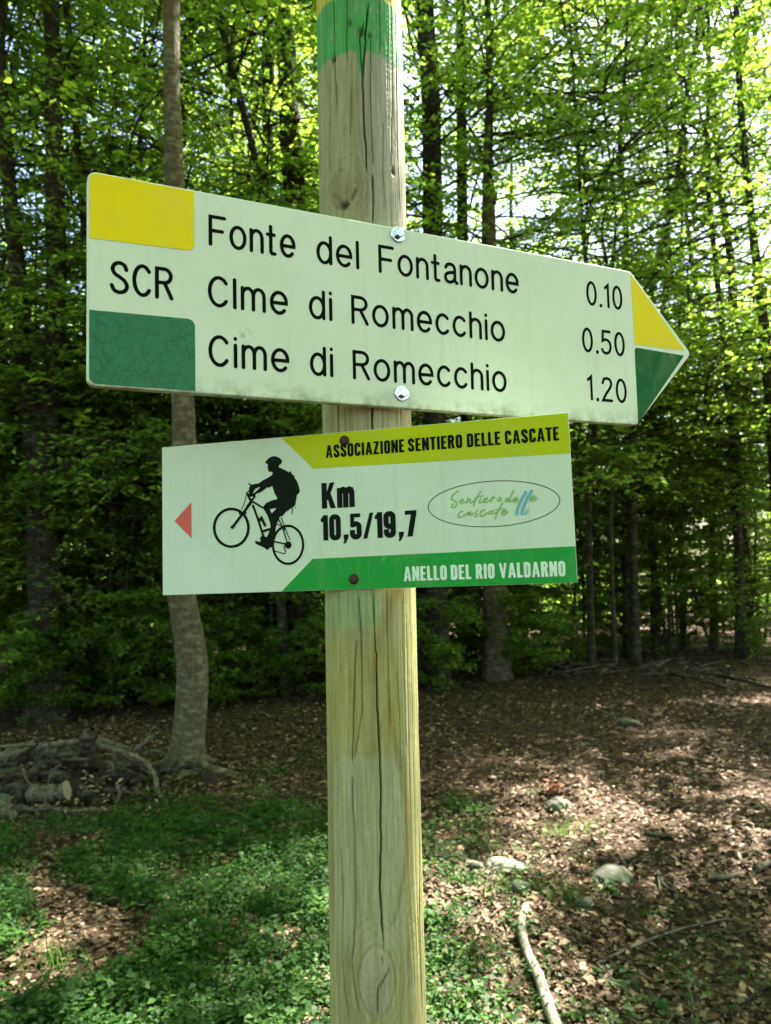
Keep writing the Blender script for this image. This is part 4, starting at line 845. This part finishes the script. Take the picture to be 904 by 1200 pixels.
hero('thin stem left of the cycling sign, behind the grey beech', [(268, 835, 10), (264, 760, 9), (258, 640, 8), (262, 480, 8)], 11.0, THIN[0], rot=5.7, name='young_beech')

# more beeches filling the wood, in view and around, and unseen trees added to shade the clearing
r2 = np.random.default_rng(5)
RS4 = 4
TRK = []
for i in range(4):
    p = [Vector((0, 0, -.15))]; rd = [.16]
    dx, dy = r2.normal(0, .03, 2)
    for k in range(1, 9):
        p.append(Vector((p[-1].x + dx * 1.7 + r2.normal(0, .07), p[-1].y + dy * 1.7 + r2.normal(0, .07), k * 1.75))); rd.append(.125 * (1 - k / 9.5))
    TRK.append(stem(p, rd, 10, .1, i).me('trunk', M['bark_dark'], True))
UST = [stem([Vector((0, 0, -.1)), Vector((.06, .04, 1.6)), Vector((-.10, .06, 3.4)), Vector((.12, -.06, 5.4)), Vector((.2, .1, 7.4))], [.035, .03, .024, .016, .005], 7, .1, i).me('trunk', M['bark_dark'], True) for i in range(2)]
TREES = []
def spot_ok(x, y, d): return all((x - a) ** 2 + (y - b) ** 2 > d * d for a, b in TREES)
def fill(n, xr, yr, dmin, test, crowns, label, group, sc=(.85, 1.15)):
    k = 0; tries = 0
    while k < n and tries < 6000:
        tries += 1; x = r2.uniform(*xr); y = r2.uniform(*yr)
        if not test(x, y) or not spot_ok(x, y, dmin): continue
        TREES.append((x, y)); k += 1; cr = crowns[int(r2.integers(len(crowns)))]; s = float(r2.uniform(*sc))
        t = grown_tree(Vector((x, y, float(gz(x, y)))), label, 'tree', group, trunk_mesh=TRK[int(r2.integers(4))], crown=cr, rot=float(r2.random() * 6.28))
        t.scale = (s, s, s); t.rotation_euler = (0, 0, float(r2.random() * 6.28))
inview = lambda x, y: y > 2 and abs(x) < .60 * y + 1.0
fill(7, (-11, 11), (13.5, 17), 2.3, lambda x, y: inview(x, y), CROWN + THIN * 2, 'dark beech trunk deep among the others in the wood behind the signs', 'beeches standing deep in the wood')
fill(34, (-30, 30), (27, 44), 3.0, lambda x, y: inview(x, y), THIN, 'distant beech far back in the wood, mostly hidden by leaves', 'distant beeches at the back of the wood')
r4 = np.random.default_rng(RS4)
for x, y in ((5.4, 5.2), (-5.6, 5.2), (5.6, 2.2), (-4.6, 0.6), (1.5, -3.2), (-7.8, 9.5)):  # added out of view to shade the foreground and the signs
    TREES.append((x, y)); t = grown_tree(Vector((x, y, float(gz(x, y)))), 'unseen tall beech added outside the frame, its crown shading the clearing', 'tree', 'tall beeches added outside the frame to shade the clearing', trunk_mesh=TRK[int(r4.integers(4))], crown=SHADE[0] if y == 5.2 and x > 0 else TALL[int(r4.integers(2))], rot=float(r4.random() * 6.28))
for x, y in ((6.4, 7.4), (5.9, 5.6), (7.4, 9.4), (6.7, 3.8), (8.2, 7.2), (5.2, 2.6)):  # added out of view so their low crowns dapple the sunlight
    TREES.append((x, y)); t = grown_tree(Vector((x, y, float(gz(x, y)))), 'unseen young beech added at the right to break the sun into patches', 'tree', 'young beeches added outside the frame to dapple the sun', 'young_beech', trunk_mesh=UST[int(r4.integers(2))], crown=LOWC[int(r4.integers(2))], rot=float(r4.random() * 6.28))
CANOPY_N = 26
fill(CANOPY_N, (-20, 20), (-16, 24), 3.3, lambda x, y: not inview(x, y) and not (x > 4 and y > 12) and math.hypot(x, y) > 3.0 and not (y > 0 and abs(x) < 3), HIGH + CROWN[:1], 'beech standing outside the frame around the clearing', 'beeches around the clearing outside the frame')

# saplings and shrubs of the thicket
SST = [stem([Vector((0, 0, -.1)), Vector((.03, .02, 1.2)), Vector((-.04, .03, 2.6)), Vector((.02, -.03, 4.7))], [.024, .02, .014, .005], 7, .1, i).me('trunk', M['bark_dark'], True) for i in range(2)]
def edgeY(px): return np.interp(px, [-60, 0, 200, 380, 500, 640, 760, 960], [8.6, 8.6, 8.9, 9.4, 10.2, 11.6, 12.6, 12.4])
def sapling(px, Y, s, label, group):
    b = at(px, 700, Y); r = random.Random(int(px * 31 + Y * 97))
    t = grown_tree(Vector((b.x, Y, float(gz(b.x, Y)))), label, 'sapling', group, 'beech_sapling', trunk_mesh=SST[r.randrange(2)], crown=SAPL[r.randrange(3)], rot=r.random() * 6.28)
    t.scale = (s, s, s * r.uniform(.85, 1.2)); t.rotation_euler = (r.uniform(-.06, .06), r.uniform(-.06, .06), r.random() * 6.28)
for i in range(74):
    px = -60 + (i * 137.5 * 2.7) % 1020; Y = float(edgeY(px)) + .5 + r2.random() ** 1.3 * 6.5
    left = px < 380
    sapling(px, Y, .8 + .5 * r2.random(), 'leafy sapling in the thicket left of the post' if left else 'leafy sapling in the thicket right of the post', 'saplings of the left thicket' if left else 'saplings of the right thicket')
for i in range(46):
    px = -50 + (i * 211.7) % 1010; Y = float(edgeY(px)) + .9 + r2.random() ** 1.2 * 7; b = at(px, 700, Y); left = px < 380
    t = grown_tree(Vector((b.x, Y, float(gz(b.x, Y)))), 'tall leafy young beech rising inside the left thicket' if left else 'tall leafy young beech rising inside the right thicket', 'tree', 'young beeches in the left thicket' if left else 'young beeches in the right thicket', 'young_beech', trunk_mesh=UST[i % 2], crown=UNDR[i % 3], rot=float(r2.random() * 6.28))
    s = .8 + .4 * float(r2.random()); t.scale = (s, s, s); t.rotation_euler = (float(r2.normal(0, .10)), float(r2.normal(0, .10)), float(r2.random() * 6.28))
for i in range(32):
    px = -50 + i * 31.5 + r2.uniform(-9, 9); Y = float(edgeY(px)) + r2.uniform(.0, 1.4)
    if 690 < px < 880: Y += 1.2
    left = px < 380
    b = at(px, 760, Y); s = float(r2.uniform(.6, 1.05)) * (1.0 if px < 640 else .75)
    t = grown_tree(Vector((b.x, Y, float(gz(b.x, Y)))), 'low dark green bush at the foot of the left thicket' if left else 'low dark green bush at the foot of the right thicket', 'bush', 'bushes along the left thicket' if left else 'bushes along the right thicket', 'bush', trunk_mesh=None, trunk_paths=[], crown=SHRB[i % 3], rot=float(r2.random() * 6.28))
    t.scale = (s, s, s)

for i in range(46):
    Y = float(r2.uniform(17, 30)); x = float(r2.uniform(-.58, .58)) * Y; s = float(r2.uniform(1.0, 1.8))
    t = grown_tree(Vector((x, Y, float(gz(x, Y)))), 'green bush growing deep between the trunks of the wood', 'bush', 'bushes deep in the wood', 'bush', trunk_paths=[], crown=SHRB[i % 3], rot=float(r2.random() * 6.28))
    t.scale = (s, s, s)
# ---------------------------------------------------------------- brush pile: every log and branch is a thing
def zz_(zx, zy): return zx / 3.477, 840 + zy / 3.477
def log(label, zpts, Y, r0, r1, m='deadwood', name='log', cat='log', lift=None, cut=False, seed=0, group=None):
    P = []
    for i, q in enumerate(zpts):
        yy = Y[i] if hasattr(Y, '__len__') else Y
        P.append(at(*zz_(*q[:2]), yy))
    for p in P:
        g = float(gz(p.x, p.y)); p.z = max(p.z, g + .005)
    b = P[0].copy(); rg = random.Random(seed * 7 + 1)
    q = crom([p - b for p in P], 8) if len(P) > 2 else crom([P[0] - b, (P[0] + P[1]) / 2 - b + Vector((0, 0, r0 * .25)), P[1] - b], 8)
    q = [Vector(v) + Vector((rg.gauss(0, .12), rg.gauss(0, .12), rg.gauss(0, .12))) * r0 for v in q]
    rad = [x * (1 + .13 * math.sin(i * 1.3 + seed) + rg.gauss(0, .06) + (.35 if rg.random() < .05 else 0)) for i, x in enumerate(np.linspace(r0, r1, len(q)))]
    mb = MB().tube(q, rad, 14 if r0 > .02 else 7, True, .2, seed + 3)
    for _ in range(2 if len(q) > 6 else 0):     # broken side twigs
        k = rg.randrange(2, len(q) - 2); dv = Vector((rg.gauss(0, 1), rg.gauss(0, 1), abs(rg.gauss(0, 1)) + .2)).normalized(); l = rg.uniform(.04, .16)
        mb.tube([q[k], q[k] + dv * l * .6, q[k] + dv * l + Vector((0, 0, -.01))], [rad[k] * .4, rad[k] * .25, rad[k] * .1], 6)
    nside = len(mb.F)
    o = mb.build(name, M[m], None, False); 
    for f in o.data.polygons: f.use_smooth = len(f.vertices) == 4
    if cut:
        o.data.materials.append(M['cutwood']); 
        for f in o.data.polygons:
            if len(f.vertices) > 8: f.material_index = 1
    o.location = b; tag(o, label, cat, group); return o
YB = 5.9
log('upright stump of rotten wood poking out of the top of the branch pile', [(357, 190), (355, 120), (362, 58)], YB - .05, .062, .055, 'deadwood', cut=True, seed=1)
log('long pale branch arching over the pile and drooping down its right side', [(-30, 165), (90, 145), (170, 122), (250, 108), (340, 105), (430, 125), (520, 150), (590, 185), (630, 240), (645, 310), (670, 355), (715, 400)], [6.2, 6.15, 6.1, 6.05, 6.0, 5.95, 5.9, 5.85, 5.75, 5.65, 5.6, 5.5], .026, .016, 'palewood', 'branch', 'branch', seed=2)
log('knobbly branch behind the stump, running right along the pile top', [(380, 95), (430, 100), (470, 115), (525, 130)], YB + .45, .028, .02, 'palewood', 'branch', 'branch', seed=3)
log('short grey stick standing slanted at the right end of the pile', [(545, 140), (590, 105), (632, 74)], YB + .4, .02, .014, 'palewood', 'branch', 'branch', seed=4)
log('thick dark log with a pale broken end across the middle of the pile', [(250, 150), (340, 170), (430, 205), (500, 240), (575, 265)], YB - .05, .055, .042, 'deadwood', cut=True, seed=5)
log('curved mossy log lying through the centre of the pile', [(150, 228), (230, 245), (300, 285), (380, 330), (450, 335)], YB - .25, .05, .042, 'deadwood', seed=6)
log('short log with a round cut end facing right, low in the pile', [(140, 312), (200, 312), (275, 300)], YB - .45, .052, .05, 'palewood', cut=True, seed=7)
log('dark crooked log rising on the left side of the pile', [(70, 355), (105, 290), (135, 230), (200, 150)], YB - .4, .045, .035, 'deadwood', seed=8)
log('long pale front branch lying low along the edge of the pile', [(-60, 345), (0, 358), (120, 378), (200, 372), (290, 388), (400, 378), (520, 386)], [5.45, 5.45, 5.4, 5.4, 5.35, 5.35, 5.3], .030, .009, 'palewood', 'branch', 'branch', seed=9)
log('dark log across the upper left of the pile', [(-20, 195), (60, 180), (130, 160), (235, 150)], YB, .04, .036, 'deadwood', seed=10)
log('dark curved branch lying at the foot of the grey beech', [(655, 215), (700, 212), (760, 197), (820, 215), (875, 255)], [6.0, 5.95, 5.9, 5.85, 5.75], .034, .026, 'deadwood', 'branch', 'branch', seed=11)
log('thin pale stick along the back of the pile', [(-30, 122), (90, 116), (180, 112), (330, 100)], YB + .5, .016, .012, 'palewood', 'branch', 'branch', seed=12)
log('dark log buried at the bottom right of the pile', [(380, 300), (470, 300), (560, 290)], YB, .06, .055, 'deadwood', cut=True, seed=13)
log('dark log behind the stump, half hidden in the pile', [(180, 180), (280, 190), (390, 200), (600, 195)], YB + .25, .055, .05, 'deadwood', seed=14)
log('thick dark log at the back right of the pile', [(420, 190), (520, 205), (640, 215)], YB + .15, .055, .045, 'deadwood', seed=15)
log('dark log beneath the others in the middle of the pile', [(230, 260), (320, 250), (520, 262)], YB + .1, .07, .06, 'deadwood', seed=16)
log('mossy log low at the left end of the pile', [(-40, 300), (30, 290), (110, 300)], YB + .0, .065, .06, 'deadwood', seed=17)
log('dark log under the crooked one at the left', [(20, 330), (120, 280), (230, 330)], YB - .1, .06, .05, 'deadwood', seed=18)
log('small forked twig hanging down the front of the pile', [(480, 280), (488, 310), (478, 350)], YB - .5, .012, .008, 'palewood', 'twig', 'twig', seed=19)
log('thin grey twig trailing in front of the cut log', [(95, 210), (110, 260), (150, 290), (165, 345)], YB - .6, .007, .004, 'palewood', 'twig', 'twig', seed=20)
log('wispy twig crossing the cut log', [(180, 370), (195, 300), (205, 230)], YB - .62, .006, .004, 'palewood', 'twig', 'twig', seed=21)
log('broken stick leaning down at the pile front right', [(560, 300), (600, 330), (640, 395)], YB - .35, .016, .012, 'deadwood', 'branch', 'branch', seed=22)
log('bleached stick end at the lower left corner of the pile', [(-40, 398), (20, 392), (60, 400)], 5.2, .035, .03, 'palewood', 'branch', 'branch', seed=23)
log('stick lying behind the pile by the beech', [(590, 150), (620, 140), (665, 138)], YB + .5, .014, .012, 'palewood', 'branch', 'branch', seed=24)

rb = np.random.default_rng(88)
for i in range(22):
    x = rb.uniform(-20, 560); y = rb.uniform(150, 340); l = rb.uniform(90, 230); a = rb.normal(0, .5)
    log('thin dark branch jumbled among the logs of the pile', [(x, y), (x + l * .5 * math.cos(a), y + l * .5 * math.sin(a) + rb.uniform(-18, 10)), (x + l * math.cos(a), y + l * math.sin(a))], YB + rb.uniform(-.35, .3), rb.uniform(.01, .024), .008, 'deadwood' if i % 4 else 'palewood', 'branch', 'branch', seed=40 + i, group='thin branches jumbled in the pile')
def pile_debris():
    r = np.random.default_rng(93); n = 2600; P = []
    while len(P) < n:
        px, py = r.uniform(-30, 205), r.uniform(868, 962); g = gp(px, py); P.append((g.x + r.normal(0, .05), g.y + .15 + r.normal(0, .25), float(gz(g.x, g.y)) + .02 + .26 * r.random() ** 2 * max(0, 1 - abs(px - 90) / 130)))
    P = np.array(P); a = r.random(n) * 6.283
    V, F = leaves(P, np.stack([np.cos(a), np.sin(a), r.normal(0, .4, n)], -1), np.stack([r.normal(0, .6, n), r.normal(0, .6, n), np.ones(n)], -1), .03 + .03 * r.random(n), .022, .12, .15)
    tag(link('pile_leaves', mesh_np('pile_leaves', V, F, M['litter'])), 'dead leaves caught between the logs of the pile', 'leaf litter', kind='stuff')
pile_debris()
# ---------------------------------------------------------------- stones
def stone(label, px, py, wpx, hpx, m='stone', seed=0, flat=None, sink=.35, dark=False):
    g = gp(px, py); k = g.y / PF; bm = bmesh.new(); bmesh.ops.create_icosphere(bm, subdivisions=4, radius=1)
    r = np.random.default_rng(seed + 70); co = np.array([v.co[:] for v in bm.verts]); d = np.zeros(len(co))
    for s in range(14):
        u = r.normal(size=3); u /= np.linalg.norm(u); c = .45 + .4 * r.random(); d = np.maximum(d, (co @ u) - c)
    kk = 1 - d * .75 + .03 * np.sin(co @ r.normal(0, 5, 3)) + .03 * np.sin(co @ r.normal(0, 9, 3)) + .012 * np.sin(co @ r.normal(0, 21, 3))
    co = co * kk[:, None] * np.array([wpx * .5 * k, wpx * .42 * k, hpx * .5 * k])
    for v, c in zip(bm.verts, co): v.co = c
    me = bpy.data.meshes.new('stone'); bm.to_mesh(me); bm.free(); me.materials.append(M[m]); me.polygons.foreach_set('use_smooth', np.ones(len(me.polygons), bool))
    o = link('stone', me); o.location = (g.x, g.y + wpx * .2 * k, g.z + hpx * k * .15); o.rotation_euler = (0, 0, r.uniform(-.5, .5)); tag(o, label, 'stone'); return o
stone('dark rounded stone lying alone in the leaf litter right of the post', 658, 950, 36, 22, 'stone', 1)
stone('pale flat white stone beside the post in a patch of sun', 592, 1023, 52, 20, 'stone_white', 2)
stone('darker left half stone touching the pale flat one', 558, 1020, 30, 14, 'stone', 3)
stone('dark grey stone at the upper end of the long pale stick', 612, 1048, 26, 22, 'stone', 4)
stone('long low pale stone in the sun patch right of centre', 720, 1033, 56, 18, 'stone', 5)
stone('greyish stone by the mossy ground near the stick', 686, 1064, 32, 18, 'stone', 7)
stone('small brown stone below the end of the dark one', 625, 1096, 20, 9, 'stone', 10)
stone('mossy dark hump of stone further up the slope', 738, 850, 30, 14, 'stone', 11)
stone('pale boulder at the left end of the branch pile', 8, 908, 44, 46, 'stone', 12)
stone('second pale lump below the boulder at the left edge', 6, 950, 34, 30, 'stone', 13)

# ---------------------------------------------------------------- fallen sticks on the ground
def stick(label, pts, w0, w1, m='palewood', name='fallen_stick', cat='stick', lift=.015, seed=0, group=None):
    P = [gp(x, y, lift) for x, y in pts]; b = P[0].copy(); k = b.y / PF
    q = crom([p - b for p in P], 6); mb = MB().tube(q, list(np.linspace(w0 * .5 * k, w1 * .5 * k, len(q))), 10 if w0 > 5 else 6, True, .2, seed)
    o = mb.build(name, M[m], None, w0 <= 5)
    for f in o.data.polygons: f.use_smooth = len(f.vertices) == 4
    o.location = b; tag(o, label, cat, group); return o
stick('long pale curved stick running to the bottom edge right of the post', [(616, 1062), (611, 1085), (618, 1115), (632, 1145), (640, 1170), (657, 1215)], 8, 11, 'bleached', lift=.03, seed=1)
stick('thin dark stick angled across the bottom right, lower arm of the bent twig', [(700, 1130), (725, 1155), (750, 1175)], 4, 3, 'deadwood', seed=2)
stick('grey twig rising right from the bent twig corner', [(700, 1130), (745, 1108), (800, 1088), (855, 1076)], 4, 2.5, seed=3)
stick('thin twig crossing the middle of the litter at right', [(770, 1112), (830, 1095), (904, 1090)], 3, 2, 'deadwood', seed=4)
stick('left side of the small square of broken twigs', [(866, 1000), (869, 1012)], 4, 4, seed=5)
stick('top of the small square of broken twigs', [(866, 1001), (884, 997), (890, 1000)], 4, 4, seed=6)
stick('bottom of the small square of broken twigs', [(869, 1012), (886, 1010)], 4, 4, seed=7)
stick('short thick stick piece at the right edge', [(888, 1018), (900, 1012), (912, 1008)], 7, 6, seed=8)
stick('pale stick in the sun patch near the right edge', [(840, 940), (862, 934), (895, 936)], 4, 3, seed=9)
stick('pale horizontal stick below the twig square', [(832, 1026), (850, 1028), (868, 1024)], 6, 5, seed=10)
stick('branching twig upright over the litter at right', [(775, 1050), (771, 1020), (778, 1036), (792, 1046)], 3, 3, 'deadwood', lift=.03, seed=11)
stick('stub of bleached wood below the branching twig', [(790, 1038), (793, 1052)], 6, 5, seed=12)
stick('thin stick lying across near the sun patches', [(755, 975), (780, 980), (800, 979)], 5, 4, 'deadwood', seed=13)
stick('dark stick leaning beside the mossy stone', [(716, 1015), (735, 1008), (752, 1000)], 4, 3, 'deadwood', seed=14)
stick('small bleached chip in the lower litter', [(572, 1148), (588, 1150)], 8, 6, seed=15)
stick('short pale twig lying among the plants in the foreground', [(256, 1164), (268, 1158), (276, 1151)], 5, 4, seed=16)
stick('thin stick in the foreground litter left of the post', [(298, 1155), (308, 1140), (315, 1128)], 5, 3, 'deadwood', seed=17)
stick('fine twig near the bottom right corner', [(860, 1190), (885, 1165), (910, 1150)], 3, 2, 'deadwood', seed=18)
stick('fine pale twig at the lower right', [(800, 1140), (812, 1175), (808, 1205)], 3, 2, seed=19)
stick('dark thin branch across the litter by the right thicket', [(560, 958), (600, 935), (640, 927)], 3, 2, 'deadwood', seed=20)
stick('pale branch end leaning out of the right thicket', [(592, 785), (598, 776), (604, 768)], 5, 4, 'palewood', lift=.15, seed=21)
r3 = np.random.default_rng(77)
for i in range(26):
    px = 640 + r3.random() * 230; py = 778 + r3.random() * 14; l = 20 + 60 * r3.random(); a = r3.uniform(-.35, .35)
    stick('grey brushwood branch heaped along the edge of the right thicket', [(px, py), (px + l * .5, py - l * .5 * math.sin(a) - 3 + r3.uniform(-3, 3)), (px + l, py - l * math.sin(a))], 3 + 2 * r3.random(), 2, 'deadwood', 'brushwood_branch', 'branch', lift=.05 + .25 * r3.random(), seed=30 + i, group='brushwood along the thicket edge')
def twigs():
    X, Y, r = scatter_view(1500, 2.2, 12, .6, 91); mb = MB()
    for x, y in zip(X, Y):
        a = r.random() * 6.28; l = .05 + .22 * r.random() ** 2; z = float(gz(x, y)) + .02; c = r.normal(0, .25)
        mb.tube([(x, y, z), (x + math.cos(a) * l * .5, y + math.sin(a) * l * .5, z + .008), (x + math.cos(a + c) * l, y + math.sin(a + c) * l, z)], [.003, .0028, .0015], 4, False)
    o = mb.build('fine_twigs', M['deadwood']); tag(o, 'countless fine twigs strewn over the leaf litter', 'twigs', kind='stuff')
twigs()

def rusty_clump():
    g = gp(652, 930); r = np.random.default_rng(8); n = 14; P = np.array(g) + r.normal(0, 1, (n, 3)) * [.03, .03, .022] + [0, 0, .04]; a = r.random(n) * 6.28
    V, F = leaves(P - np.array(g), np.stack([np.cos(a), np.sin(a), r.normal(.2, .5, n)], -1), np.stack([r.normal(0, .8, n), r.normal(-.4, .6, n), np.ones(n)], -1), .05 + .03 * r.random(n), .045, .2, .25)
    o = link('dead_leaf_clump', mesh_np('dead_leaf_clump', V, F, M['rusty_leaf'])); o.location = g; tag(o, 'rusty red clump of curled dead leaves just behind the dark rounded stone', 'dead leaves')
rusty_clump()
